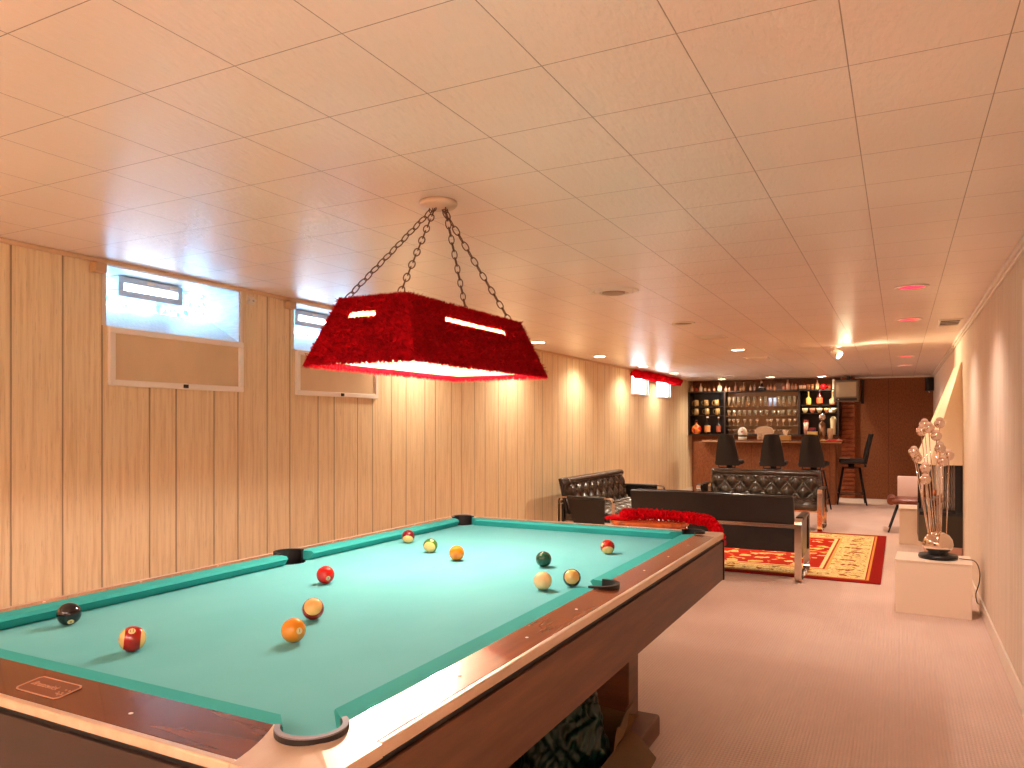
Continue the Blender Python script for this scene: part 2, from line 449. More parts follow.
# ruffled red valances over the far windows
def ruffle(pts, r, n_frill, seed, amp=.35, nseg=14):
    rnd = random.Random(seed); b = MB()
    pts = [Vector(p) for p in pts]
    L = [0]
    for a, c in zip(pts, pts[1:]): L.append(L[-1] + (c - a).length)
    def at(s_):
        s_ *= L[-1]
        for i in range(len(pts) - 1):
            if s_ <= L[i + 1] or i == len(pts) - 2:
                return pts[i].lerp(pts[i + 1], (s_ - L[i]) / max(L[i + 1] - L[i], 1e-6))
    b.tube([at(i / 40) for i in range(41)], r * .80, n=12)
    for i in range(n_frill):
        s0 = (i + .5) / n_frill; p = at(s0); q = at(min(s0 + .01, 1)); p0 = at(max(s0 - .01, 0)); t = (q - p0).normalized()
        up = Vector((0, 0, 1)) if abs(t.z) < .9 else Vector((1, 0, 0))
        a = t.cross(up).normalized(); c = a.cross(t).normalized()
        tilt = rnd.uniform(-.35, .35); ph = rnd.uniform(0, 6)
        bm = bmesh.new(); prev = None
        inner = []; outer = []; mid = []
        for k in range(nseg):
            th = 2 * PI * k / nseg
            rr = r * (1 + amp * .5 * math.sin(3 * th + ph) + rnd.uniform(-.12, .12))
            off = t * (math.sin(th * 4 + ph) * r * .28 + math.cos(th) * tilt * r)
            d_ = a * math.cos(th) + c * math.sin(th)
            inner.append(bm.verts.new(p + d_ * r * .3)); mid.append(bm.verts.new(p + d_ * rr * .75 + off * .5)); outer.append(bm.verts.new(p + d_ * rr + off))
        for A, B in ((inner, mid), (mid, outer)):
            for k in range(nseg): bm.faces.new((A[k], A[(k + 1) % nseg], B[(k + 1) % nseg], B[k]))
        b._add(bm, None, 0, True)
    return b
for k, (ya, yb, lab) in enumerate(((10.72, 12.02, 'red ruffled valance over the left of the two far windows'), (12.06, 13.30, 'red ruffled valance over the right of the two far windows'))):
    o = ruffle([(XL + .075, ya, 2.045), (XL + .075, yb, 2.045)], .058, 44, k).build('window_valance', M_redfab); tag(o, lab, 'valance', 'red ruffled valances')

# ------------------------------------------------------------------ ceiling fixtures
M_can = mat('can_trim', (240, 230, 215), .35)
M_canhot = mat('can_lens', (255, 240, 215), .3, emit=(255, 232, 190), es=14)
M_candead = mat('can_unlit', (140, 112, 90), .4)
M_pink = mat('pink_lens', (235, 60, 90), .3, emit=(255, 30, 70), es=.75)
def can_light(x, y, label, group, lit=1.0, kind='hot', out=None):
    t = thing('recessed_light', label, 'ceiling light', (x, y, ZC), 0, group)
    b = MB(); b.lathe([(.068, 0), (.092, 0), (.095, -.004), (.090, -.010), (.070, -.008), (.068, 0)], 28); b.build('trim_ring', M_can, t)
    b = MB(); b.lathe([(0, -.0045), (.069, -.0045), (.069, -.0015), (0, -.0015)], 24); b.build('lens', {'hot': M_canhot, 'dead': M_candead, 'pink': M_pink}[kind], t)
    if kind == 'pink': lamp('SPOT', 'can_bulb', (0, 0, -.02), CAN_W * 1.15, (1, .80, .70), t, .07, (0, 0, 0), R(128), 1.0)
    if kind == 'hot' and lit > 0:
        lamp('SPOT', 'can_bulb', (0, 0, -.02), CAN_W * lit, WARM, t, .05, (0, 0, 0), R(150), .9)
    return t
for i, (y, q) in enumerate(((-1.9, 1), (-.15, 1), (1.6, .0), (3.35, 0), (5.09, .9), (6.84, 1), (8.59, 1), (10.33, 1), (11.98, 1))):  # first two entries are added fill lights, out of view
    if q == 0: continue
    lab = ['lit recessed light beside the left wall behind the camera', 'lit recessed light by the left wall near the pool table foot', '', '', 'lit recessed light by the left wall just past the red lamp', 'first lit recessed light along the left wall past the lamp corner', 'second lit recessed light along the left wall', 'third lit recessed light along the left wall, before the far windows', 'farthest lit recessed light along the left wall, over the far windows'][i]
    can_light(-3.23, y, lab, 'recessed lights along the left wall', q)
for x, y, q, lab in ((-1.0, -1.9, 1.3, 'lit recessed light behind the camera over the carpet'), (-.2, -1.0, 1.0, 'lit recessed light behind the camera by the right wall'), (-1.59, 8.54, 3.0, 'lit recessed light alone in mid ceiling over the sofas'),  # first two are fill lights added behind the camera
                     (-2.88, 13.94, 1.1, 'leftmost of three lit recessed lights over the bar'), (-2.0, 13.74, 1.1, 'middle of three lit recessed lights over the bar'), (-1.19, 13.93, 1.1, 'rightmost of three lit recessed lights over the bar')):
    can_light(x, y, lab, 'recessed lights over the bar' if y > 13 else 'recessed lights in the open ceiling', q)
for y, lab in ((5.12, 'nearest of the four pink round ceiling lights'), (6.69, 'second nearest of the four pink round ceiling lights'), (10.28, 'third of the four pink round ceiling lights'), (11.83, 'farthest of the four pink round ceiling lights')):
    can_light(.065, y, lab, 'pink round ceiling lights', 0, 'pink')
can_light(-1.57, 6.11, 'unlit recessed light between the round diffuser and the vent', 'unlit recessed lights', 0, 'dead')
can_light(-2.58, 13.14, 'unlit recessed light far off in front of the bar', 'unlit recessed lights', 0, 'dead')
# round air diffuser
t = thing('air_diffuser', 'large round cream ceiling diffuser past the red lamp', 'ceiling vent', (-1.58, 4.45, ZC))
for j, (r0, r1, z) in enumerate(((.155, .125, -.006), (.115, .09, -.014), (.07, 0.0, -.016))):
    b = MB()
    if r1 > 0: b.lathe([(r1, 0), (r1, z * .4), (r1 + .005, z), (r0 - .01, z), (r0, z * .3), (r0, 0)], 40)
    else: b.lathe([(r0, 0), (r0, z), (r0 - .01, z - .004), (0, z - .006)], 40)
    b.build(['outer_ring', 'inner_ring', 'centre_grille'][j], [M_can, M_can, mat('grille_grey', (176, 150, 125), .5)][j], t)
# rectangular ceiling vents
def ceiling_vent(x, y, w, l, label, n=6, dark=(86, 62, 44)):
    t = thing('ceiling_vent', label, 'ceiling vent', (x, y, ZC), 0, 'rectangular ceiling vents')
    b = MB(); f = .018
    b.box((-w / 2, -l / 2, -.008), (w / 2, -l / 2 + f, 0), .002); b.box((-w / 2, l / 2 - f, -.008), (w / 2, l / 2, 0), .002)
    b.box((-w / 2, -l / 2 + f, -.008), (-w / 2 + f, l / 2 - f, 0), .002); b.box((w / 2 - f, -l / 2 + f, -.008), (w / 2, l / 2 - f, 0), .002)
    b.build('vent_frame', M_can, t)
    b = MB(); b.box((-w / 2 + f, -l / 2 + f, -.002), (w / 2 - f, l / 2 - f, -.0005)); b.build('vent_opening', mat('vent_dark', dark, .7), t)
    for i in range(n):
        yy = -l / 2 + f + (l - 2 * f) * (i + .5) / n
        b = MB(); b.box((-w / 2 + f, yy - .003, -.007), (w / 2 - f, yy + .003, -.002)); b.build('vent_slat', M_can, t)
ceiling_vent(.36, 7.04, .17, .42, 'rectangular vent with dark slots beside the right wall', 4, (50, 38, 28))
ceiling_vent(-1.58, 7.17, .26, .26, 'square brown vent in mid ceiling before the lit recessed light', 8, (150, 116, 86))
ceiling_vent(-1.59, 9.74, .30, .22, 'flat vent in mid ceiling just past the lit recessed light', 6, (160, 126, 96))
# eyeball spot aimed at the fireplace hood
t = thing('spot_light', 'bright swivel spot on the ceiling aimed towards the white hood', 'spotlight', (-.60, 8.65, ZC))
b = MB(); b.lathe([(0, 0), (.05, 0), (.05, -.012), (.012, -.018), (.012, -.035), (0, -.035)], 20); b.build('mount', M_can, t)
b = MB(); ax = Vector((.80, -.45, -.55)).normalized(); Mx = Matrix.Translation((0, 0, -.075)) @ ax.to_track_quat('Z', 'Y').to_matrix().to_4x4()
b.lathe([(0, -.055), (.03, -.05), (.042, -.02), (.046, .05), (.040, .05), (.038, -.01), (0, -.02)], 20, M=Mx); b.build('spot_head', M_can, t)
b = MB(); b.lathe([(0, .046), (.03, .043), (.04, .034), (0, .02)], 16, M=Mx); b.build('bulb', M_canhot, t)
lamp('SPOT', 'spot_bulb', (.09, -.05, -.115), 26, (1, .8, .52), t, .04, Vector((-1, .45, .35)).to_track_quat('Z', 'Y').to_euler(), R(110), 1.0)
lamp('POINT', 'spill_bulb', (.11, -.06, -.12), .8, (1, .8, .52), t, .03)
def text(name, body, size, m_, parent, loc, extrude=0.0, shear=0.0):
    cu = bpy.data.curves.new(name, 'FONT'); cu.body = body; cu.size = size; cu.align_x = 'CENTER'; cu.align_y = 'CENTER'; cu.extrude = extrude; cu.shear = shear
    t_ = bpy.data.objects.new(name + '_curve', cu); COL.objects.link(t_)
    dg = bpy.context.evaluated_depsgraph_get()
    me = bpy.data.meshes.new_from_object(t_.evaluated_get(dg)); me.name = name
    bpy.data.objects.remove(t_); bpy.data.curves.remove(cu)
    me.materials.clear(); me.materials.append(m_)
    o = bpy.data.objects.new(name, me); COL.objects.link(o); o.parent = parent; o.location = loc
    return o

# added fill uplights behind the camera, out of view, to brighten the room
M_lampblack = mat('lamp_black', (30, 28, 28), .4)
for x, y, lab in ((-.10, -1.5, 'black torchere uplight behind the camera by the right wall'), (-1.9, -2.2, 'black torchere uplight behind the camera in the room corner')):
    t = thing('floor_lamp', lab, 'floor lamp', (x, y, 0), 0, 'uplights')
    b = MB(); b.lathe([(0, 0), (.13, 0), (.13, .02), (.02, .03), (0, .03)], 28); b.build('base', M_lampblack, t)
    b = MB(); b.cyl((0, 0, .03), (0, 0, 1.52), .012); b.build('pole', M_lampblack, t)
    b = MB(); b.lathe([(.01, 1.50), (.05, 1.51), (.13, 1.58), (.135, 1.585), (.05, 1.52), (0, 1.515)], 28); b.build('lamp_shade', M_white, t)
    lamp('SPOT', 'uplight_bulb', (0, 0, 1.56), UP_W, (.98, .95, 1.0), t, .07, (PI, 0, 0), R(165), .8)

# ------------------------------------------------------------------ pool table
M_cloth = mat('teal_billiard_cloth', (102, 182, 184), .9, spec=.15, vary=((112, 189, 191), (2.5, 1.6, 1), .35, .65), bump=(900, .25, .0006))
M_cushion = mat('teal_cushion_cloth', (58, 166, 160), .85, spec=.15, bump=(900, .25, .0006))
def wood_mat(name, a, c, scale, rough=.22, coat=.3):
    m = mat(name, a, rough, coat=coat)
    g = G(m)
    n = g.noise(scale, 6, .65)
    g.color(g.ramp(n, [(0.32, lin(c)), (0.5, lin(a)), (0.7, lin([min(255, v * 1.18) for v in a]))]))
    return m
M_railY = wood_mat('walnut_rail', (134, 68, 34), (112, 52, 24), (16, 1.0, 8))
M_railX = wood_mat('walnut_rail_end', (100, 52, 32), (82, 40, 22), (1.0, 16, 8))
M_apron = wood_mat('brown_apron_laminate', (98, 60, 38), (84, 48, 28), (2.2, 2.2, 30), .5, 0)
M_champ = mat('champagne_metal', (226, 200, 176), .36, .45, vary=((212, 182, 152), (30, 6, 30), .3, .7))
M_blackrub = mat('black_rubber', (24, 20, 22), .45)
M_greyrub = mat('worn_grey_rubber', (136, 132, 138), .5)
TX, TY, hx, hy = -1.4175, 2.130, .7125, 1.349
WD, WDY = .09, .115
nx, ny = hx - WD - .063, hy - WDY - .045
ZB, ZR, ZE = .775, .810, .799            # cloth, top of the cushions, outer edge of the sloping rails
def slope(o):
    for v in o.data.vertices:
        if v.co.z > ZR - .012:
            q = max(0, (abs(v.co.x) - (hx - WD)) / WD, (abs(v.co.y) - (hy - WDY)) / WDY)
            v.co.z -= (ZR - ZE) * min(q, 1)
    return o
tb = thing('pool_table', 'long pool table with teal cloth, walnut rails and champagne metal corners', 'pool table', (TX, TY, 0))
def arc(cx, cy, r, a0, a1, n): return [(cx + r * math.cos(R(a0 + (a1 - a0) * i / n)), cy + r * math.sin(R(a0 + (a1 - a0) * i / n))) for i in range(n + 1)]
# cloth bed with the pocket mouths cut out
poly = []
e = .10 + nx
bx, by = hx - WD, hy - WDY
sr = .056
def cornerarc(sx, sy):
    cx, cy, r = sx * (nx + .034), sy * (ny + .03), .052
    ang = {(1, 1): (90 + 28, 360 - 28), (-1, 1): (180 + 28, 450 - 28), (-1, -1): (270 + 28, 540 - 28), (1, -1): (28 + 0, 270 - 28)}
    a0, a1 = ang[(sx, sy)]
    # arc on the table side of the pocket
    mid = math.degrees(math.atan2(-sy, -sx))
    return arc(cx, cy, r, mid - 68, mid + 68, 12)
c = cornerarc(1, -1); poly = []
# walk counter-clockwise from bottom right
poly += cornerarc(1, -1)[::-1]
poly += arc(nx + .055, 0, sr, 180 + 60, 180 - 60, 10)
poly += cornerarc(1, 1)[::-1]
poly += cornerarc(-1, 1)[::-1]
poly += arc(-nx - .055, 0, sr, 60, -60, 10)
poly += cornerarc(-1, -1)[::-1]
b = MB(); b.prism(poly, ZB - .02, ZB); b.build('cloth_bed', M_cloth, tb)
# slate sides / dark underside
b = MB(); b.box((-hx + .03, -hy + .03, ZB - .16), (hx - .03, hy - .03, ZB - .14)); b.build('underframe', M_blackrub, tb)
def joint(t, w=WDY): return (.155 + .030 * t * t, w * t)
def frame(poly_ab, sx, sy): return [(sx * (hx - a), sy * (hy - b_)) for a, b_ in poly_ab]
cap = .0545
for sx in (1, -1):
    for sy in (1, -1):
        pa, pb = hx - (nx + .034), hy - (ny + .03)
        ar = []
        # pocket arc inside the casting, from the end-rail side round the outside to the long-rail side
        s1 = math.degrees(math.asin((WDY - pb) / cap))            # point on line b = WD, right of centre
        s2 = math.degrees(math.acos((WD - pa) / cap))            # point on line a = WD, above centre
        ar = arc(pa, pb, cap, s1, s2 - 360, 26)
        rc = .035
        poly = arc(rc, rc, rc, 180, 270, 6) + [joint(i / 6) for i in range(7)] + ar + [(q, p) for p, q in [joint(i / 6, WD) for i in range(6, -1, -1)]]
        b = MB(); b.prism(frame(poly, sx, sy), ZE - .020, ZR + .001); slope(b.build('corner_casting', M_champ, tb))
        # pocket liner
        cx, cy = sx * (nx + .034), sy * (ny + .03)
        mid = math.degrees(math.atan2(sy, sx))
        b = MB()
        A, B = arc(cx, cy, .058, mid - 108, mid + 108, 28), arc(cx, cy, .0475, mid - 108, mid + 108, 28)
        b.prism(A + B[::-1], ZR - .07, ZR + .006); l = b.build('pocket_liner', M_blackrub, tb)
        A, B = arc(cx, cy, .0575, mid - 106, mid + 106, 28), arc(cx, cy, .048, mid - 106, mid + 106, 28)
        b = MB(); b.prism(A + B[::-1], ZR + .0062, ZR + .0085); b.build('liner_rim', M_greyrub if (sx, sy) != (1, 1) else M_blackrub, l)
        b = MB(); b.lathe([(.050, -.004), (.050, -.13), (0, -.135)], 24, (cx, cy, ZB)); b.build('pocket_cup', M_blackrub, tb)
# long rails (side pocket notch) and end rails
for sx in (1, -1):
    L = [(hx - a, hy - b_) for b_, a in [joint(i / 6, WD) for i in range(7)]]      # far end joint, outer -> inner
    half = [(x, y) for x, y in L]
    notch = [(x, y) for x, y in arc(nx + .055, 0, sr + .002, 0, 180, 20)]
    px_ = hx - WD
    cc = math.degrees(math.acos((px_ - (nx + .055)) / (sr + .002))) if abs(px_ - (nx + .055)) < sr else 90
    nt_ = arc(nx + .055, 0, sr + .002, cc, -cc, 18)
    poly = L + nt_ + [(x, -y) for x, y in L[::-1]]
    poly = [(min(x, hx - .014) * sx, y) for x, y in poly]
    b = MB(); b.prism(poly, ZE - .024, ZR); slope(b.build('side_rail', M_railY, tb))
    b = MB(); b.box((sx * (hx - .014), -hy + .155, ZE - .020), (sx * (hx + .001), hy - .155, ZE + .0025), .004, 2); b.build('metal_trim', M_champ, tb)
    A, B = arc(sx * (nx + .055), 0, sr + .006, -100 if sx > 0 else 80, 100 if sx > 0 else 280, 20), arc(sx * (nx + .055), 0, sr - .006, -100 if sx > 0 else 80, 100 if sx > 0 else 280, 20)
    b = MB(); b.prism(A + B[::-1], ZR - .07, ZR + .006); b.build('pocket_liner', M_blackrub, tb)
    b = MB(); b.lathe([(sr - .002, -.004), (sr - .002, -.13), (0, -.135)], 24, (sx * (nx + .055), 0, ZB)); b.build('pocket_cup', M_blackrub, tb)
    for k in (-3, -2, -1, 1, 2, 3):
        b = MB(); b.sphere((sx * (hx - .050), k * .295, ZR - .0046), .0042, 12, 8, sc=(1, 1, .25)); b.build('diamond_sight', mat('pearl', (246, 236, 222), .3), tb)
for sy in (1, -1):
    L = [(hx - a, hy - b_) for a, b_ in [joint(i / 6) for i in range(7)]]
    poly = L + [(-x, y) for x, y in L[::-1]]
    poly = [(x, min(y, hy - .014) * sy) for x, y in poly]
    b = MB(); b.prism(poly, ZE - .024, ZR); slope(b.build('end_rail', M_railX, tb))
    b = MB(); b.box((-hx + .155, sy * (hy - .014), ZE - .016), (hx - .155, sy * (hy + .001), ZE + .0025), .004, 2); b.build('metal_trim', M_champ, tb)
    for k in (-1, 0, 1):
        if sy < 0 and k == 0: continue
        b = MB(); b.sphere((k * .27, sy * (hy - .050), ZR - .0046), .0042, 12, 8, sc=(1, 1, .25)); b.build('diamond_sight', bpy.data.materials['pearl'], tb)
# cushions
zt, zn = ZR, ZR - .009
def cushion(p0, p1, q0, q1):      # back edge p0-p1, nose edge q0-q1 (xy)
    b = MB()
    def v(p, z): return (p[0], p[1], z)
    def lerp(a, c, t): return (a[0] + (c[0] - a[0]) * t, a[1] + (c[1] - a[1]) * t)
    u0, u1 = lerp(q0, p0, .35), lerp(q1, p1, .35)
    prof = [[v(p0, zt), v(lerp(p0, q0, .85), zt - .0005), v(q0, zn), v(u0, ZB + .001), v(p0, ZB + .001)],
            [v(p1, zt), v(lerp(p1, q1, .85), zt - .0005), v(q1, zn), v(u1, ZB + .001), v(p1, ZB + .001)]]
    bm = bmesh.new(); V = [[bm.verts.new(c_) for c_ in r_] for r_ in prof]
    n = 5
    for i in range(n): bm.faces.new((V[0][i], V[0][(i + 1) % n], V[1][(i + 1) % n], V[1][i]))
    bm.faces.new(V[0]); bm.faces.new(V[1][::-1]); bmesh.ops.recalc_face_normals(bm, faces=bm.faces)
    b._add(bm); b.build('cushion', M_cushion, tb)
for sx in (1, -1):
    for sy in (1, -1):
        cushion((sx * bx, sy * (ny - .012)), (sx * bx, sy * .052), (sx * nx, sy * (ny - .062)), (sx * nx, sy * .068))
for sy in (1, -1):
    cushion((-(nx - .012), sy * by), (nx - .012, sy * by), (-(nx - .062), sy * ny), (nx - .062, sy * ny))
# apron, corner strips, pedestals
for sx in (1, -1):
    b = MB(); b.box((sx * (hx - .03), -hy + .012, .588), (sx * (hx - .006), hy - .012, .760), .002); b.box((sx * (hx - .03), -hy + .02, .760), (sx * (hx - .014), hy - .02, .778), mi=1); b.build('side_apron', [M_apron, M_blackrub], tb)  # black strip paints in the shadow line under the metal trim
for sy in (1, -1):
    b = MB(); b.box((-hx + .03, sy * (hy - .03), .588), (hx - .03, sy * (hy - .006), .768), .002); b.box((-hx + .03, sy * (hy - .03), .768), (hx - .03, sy * (hy - .014), .782), mi=1); b.build('end_apron', [mat('dark_end_apron', (52, 31, 20), .5, vary=((42, 24, 15), (2, 2, 24), .3, .7)), M_blackrub], tb)  # darker than the sides: end shade put into the colour, black strip too
    for sx in (1, -1):
        b = MB(); b.box((sx * (hx - .03), sy * (hy - .012), .586), (sx * (hx - .001), sy * (hy - .001), .767), .003); b.build('corner_strip', M_blackrub, tb)
for sy in (1, -1):
    y0 = .66 if sy > 0 else -.85
    b = MB(); b.box((-.50, y0 + .08, .09), (.462, y0 + .20, .62), .004); l = b.build('pedestal', M_apron, tb)
    b = MB(); b.box((-.56, y0, 0), (.535, y0 + .27, .09), .012, 2); b.build('foot', M_apron, l)
b = MB(); b.box((-.08, -.7, .40), (.02, .8, .62)); b.build('stretcher', M_apron, tb)
# nameplate engraved on the near rail
pl = MB()
w_, h_ = .062, .026
out = [(-w_ + .006, -h_), (w_ - .006, -h_), (w_, -h_ + .006), (w_, h_ - .006), (w_ - .006, h_), (-w_ + .006, h_), (-w_, h_ - .006), (-w_, -h_ + .006)]
pl.tube([(x, y, .0008) for x, y in out], .0011, 6, closed=True)
for sx in (1, -1): pl.sphere((sx * (w_ - .004), -sx * (h_ - .003) * -1, .001), .002, 8, 6)
pl.prism(out, 0, .0006, mi=1)
M_plate = mat('plate_brown', (120, 66, 42), .3)
pl = pl.build('nameplate', [mat('plate_line', (206, 160, 132), .35, .3), M_plate], tb, (-1.392 - TX, .842 - TY, ZR - .0042), (R(7), 0, R(0)))
text('nameplate_lettering', 'Brunswick', .018, bpy.data.materials['plate_line'], pl, (-.014, .002, .0012), .0003, .35)
b = MB()
for i, (x, y) in enumerate(((.040, -.006), (.045, .004), (.050, -.006), (.055, .004), (.0475, -.014))): b.sphere((x, y, .0012), .0022, 8, 6, sc=(1, 1, .4))
b.tube([(.038, -.011, .0012), (.057, -.011, .0012)], .0008, 6); b.build('nameplate_emblem', bpy.data.materials['plate_line'], pl)

# ------------------------------------------------------------------ pool balls
def ball_mat(name, rgb, stripe=False, cream=(238, 190, 112)):
    m = mat(name, rgb, .08, coat=.5)
    if stripe:
        g = G(m)
        s_ = g.m('LESS_THAN', g.m('ABSOLUTE', g.z), .0286 * .58)
        g.color(g.mix(s_, lin(cream), lin(rgb)))
    return m
M_num = mat('number_disc_cream', (236, 206, 150), .15); M_ink = mat('number_ink', (20, 14, 12), .3)
RB = .0286
def ball(x, y, rgb, stripe, label, pole=(0, 0, 1), num=None, numdir=None, name='pool_ball', up=(0, 0, 1)):
    x, y = x, y
    t = thing(name, label, 'pool ball', (x, y, ZB + .0004), 0, 'balls on the pool table')
    q = Vector(pole).normalized().to_track_quat('Z', 'Y')
    b = MB(); b.sphere((0, 0, 0), RB, 40, 24)
    b.build('ball_body', ball_mat('ball_%d_%d_%d' % tuple(rgb), rgb, stripe), t, (0, 0, RB), q.to_euler())
    if num is not None:
        d_ = Vector(numdir).normalized()
        qq = d_.to_track_quat('Z', 'Y')
        b = MB()
        prof = [(0, RB + .00012)] + [((RB + .00012) * math.sin(a), (RB + .00012) * math.cos(a)) for a in (.07, .14, .21, .27)]
        b.lathe(prof, 20); dd = b.build('number_disc', M_num, t, (0, 0, RB), qq.to_euler())
        text('ball_number', num, .011, M_ink, dd, (0, 0, RB + .0004))
    return t
def tocam(x, y): return Vector((-x, -y, 1.29 - ZB - RB)).normalized()
def vdir(x, y, right, up):     # a direction on the ball: towards the viewer, shifted right / up
    c = tocam(x, y); r_ = Vector((0, 0, 1)).cross(c).normalized(); u = c.cross(r_)
    return (c + r_ * right + u * up)
def vperp(x, y, right, up, f=0):
    c = tocam(x, y); r_ = Vector((0, 0, 1)).cross(c).normalized(); u = c.cross(r_)
    return (r_ * right + u * up + c * f)
p = (-1.548, 1.125); ball(*p, (176, 16, 8), True, 'red striped ball with cream sides, nearest the nameplate corner', vperp(*p, 1, -.1), '11', vdir(*p, -.05, .75))
p = (-1.896, 1.198); ball(*p, (22, 14, 20), False, 'black ball against the left cushion', num='8', numdir=vdir(*p, .2, -1.1))
p = (-1.653, 1.891); ball(*p, (222, 20, 14), False, 'solid bright red ball beyond the two orange ones', num='3', numdir=vdir(*p, .35, -.5))
p = (-1.376, 1.526); ball(*p, (168, 26, 20), True, 'amber ball with dark red band underneath, behind the plain amber ball', vdir(*p, 0, .35))
p = (-1.274, 1.346); ball(*p, (236, 146, 20), False, 'plain amber yellow ball with a small black number, nearest the corner pocket', num='1', numdir=vdir(*p, .55, -.1))
p = (-1.900, 2.704); ball(*p, (122, 16, 30), True, 'maroon striped ball near the far left cushion', vdir(*p, -.1, -1.1))
p = (-1.677, 2.541); ball(*p, (70, 120, 40), True, 'green striped ball with cream face', vdir(*p, -.25, -.45), '14', vdir(*p, .3, 1.1))
p = (-1.49, 2.437); ball(*p, (250, 130, 8), False, 'solid bright orange ball in mid table')
p = (-1.144, 2.471); ball(*p, (14, 70, 48), False, 'solid dark green ball')
p = (-.987, 2.127); ball(*p, (242, 204, 146), False, 'plain cream cue ball', name='cue_ball')
p = (-.925, 2.212); ball(*p, (34, 26, 34), True, 'yellow faced ball with a dark stripe near the side pocket', vdir(*p, 0, .15))
p = (-1.033, 2.836); ball(*p, (170, 18, 14), True, 'red topped ball with cream underside near the far cushion', vdir(*p, .1, -1.3), '15', vdir(*p, -1.3, .5))

# ------------------------------------------------------------------ shaggy red lamp
M_shag = mat('red_shag', (150, 2, 14), .9, spec=.1, vary=((190, 5, 22), 50.0, .35, .65))
M_liner = bpy.data.materials.new('cream_lining'); M_liner.use_nodes = True
nt = M_liner.node_tree; pb_ = nt.nodes['Principled BSDF']; pb_.inputs['Base Color'].default_value = lin((255, 232, 190)); pb_.inputs['Roughness'].default_value = .8
tr = nt.nodes.new('ShaderNodeBsdfTranslucent'); tr.inputs[0].default_value = lin((255, 214, 150)); mx = nt.nodes.new('ShaderNodeMixShader'); mx.inputs[0].default_value = .5
nt.links.new(pb_.outputs[0], mx.inputs[1]); nt.links.new(tr.outputs[0], mx.inputs[2]); nt.links.new(mx.outputs[0], nt.nodes['Material Output'].inputs[0])
LX, LY = -1.55, 2.41
Z0, Z1 = 1.503, 1.714
bxh, byh, txh, tyh = .222, .485, .140, .412
lp = thing('pool_table_lamp', 'red shaggy lamp hanging on four chains over the pool table', 'hanging lamp', (LX, LY, Z0))
H = Z1 - Z0
def shade_pt(face, u, t, off=0.0):
    """face 0=-y,1=+x,2=+y,3=-x; u in -1..1, t 0 bottom..1 top"""
    X_, Y_ = bxh + (txh - bxh) * t - off, byh + (tyh - byh) * t - off
    return {0: Vector((u * X_, -Y_, H * t)), 1: Vector((X_, u * Y_, H * t)), 2: Vector((-u * X_, Y_, H * t)), 3: Vector((-X_, -u * Y_, H * t))}[face]
slots = {0: (-.46, .20, .65, .775), 2: (-.46, .20, .65, .775), 1: (-.50, .50, .645, .76), 3: (-.50, .50, .645, .76)}
sh = MB()
for f in range(4):
    u0, u1, t0, t1 = slots[f]
    us = [-1, u0, u1, 1]; ts = [0, t0, t1, 1]
    for i in range(3):
        for j in range(3):
            if i == 1 and j == 1: continue
            sh.quad([shade_pt(f, us[i], ts[j]), shade_pt(f, us[i + 1], ts[j]), shade_pt(f, us[i + 1], ts[j + 1]), shade_pt(f, us[i], ts[j + 1])])
rnd = random.Random(3)
bm = bmesh.new()
def tuft(p, d, L, w):
    d = d.normalized(); s_ = d.cross(Vector((rnd.uniform(-1, 1), rnd.uniform(-1, 1), rnd.uniform(-1, 1)))).normalized() * w; q_ = d.cross(s_).normalized() * w
    a = [bm.verts.new(p + s_), bm.verts.new(p - s_ * .5 + q_), bm.verts.new(p - s_ * .5 - q_)]; t_ = bm.verts.new(p + d * L)
    for i in range(3): bm.faces.new((a[i], a[(i + 1) % 3], t_))
for f in range(4):
    n_ = (shade_pt(f, 1, 0) - shade_pt(f, -1, 0)).cross(shade_pt(f, 0, 1) - shade_pt(f, 0, 0)).normalized()
    area = (bxh if f in (0, 2) else byh) * .95
    for _ in range(int(9000 * area)):
        u, t = rnd.uniform(-1, 1), rnd.uniform(0, 1)
        u0, u1, t0, t1 = slots[f]
        if u0 < u < u1 and t0 < t < t1: continue
        p = shade_pt(f, u, t)
        tuft(p, n_ + Vector((rnd.uniform(-.8, .8), rnd.uniform(-.8, .8), rnd.uniform(-1, .5))), rnd.uniform(.009, .020), .0021)
    for _ in range(int(5200 * area)):
        u = rnd.uniform(-1, 1); p = shade_pt(f, u, 0)
        tuft(p, n_ * rnd.uniform(-.2, .5) + Vector((rnd.uniform(-.3, .3), rnd.uniform(-.3, .3), -1)), rnd.uniform(.014, .028), .0021)
    u0, u1, t0, t1 = slots[f]
    for _ in range(int(1900 * area)):      # pile leaning over the slot edges
        u = rnd.uniform(u0 - .03, u1 + .03); hi_ = rnd.random() < .5
        p = shade_pt(f, u, t1 + .012 if hi_ else t0 - .012)
        tuft(p, n_ * rnd.uniform(.2, .8) + Vector((rnd.uniform(-.5, .5), rnd.uniform(-.5, .5), -1 if hi_ else 1)), rnd.uniform(.006, .013), .0018)
    for _ in range(int(900 * area)):
        u = rnd.uniform(-1, 1); p = shade_pt(f, u, 1)
        tuft(p, n_ * rnd.uniform(-.1, .5) + Vector((rnd.uniform(-.3, .3), rnd.uniform(-.3, .3), 1)), rnd.uniform(.004, .010), .0018)
sh._add(bm); shade = sh.build('lamp_shade', M_shag, lp)
b = MB()
for f in range(4): b.quad([shade_pt(f, -1, 0.01, .006), shade_pt(f, 1, 0.01, .006), shade_pt(f, 1, .985, .006), shade_pt(f, -1, .985, .006)])
b.build('shade_lining', M_liner, lp)
b = MB(); b.box((-txh, -tyh, H - .004), (txh, tyh, H), .001)
b.box((-txh, -tyh, H - .004), (txh, -tyh + .02, H + .003))
b.build('top_plate', mat('maroon_plate', (120, 20, 26), .6), lp)
M_chain = mat('bronze_chain', (120, 84, 62), .35, .8)
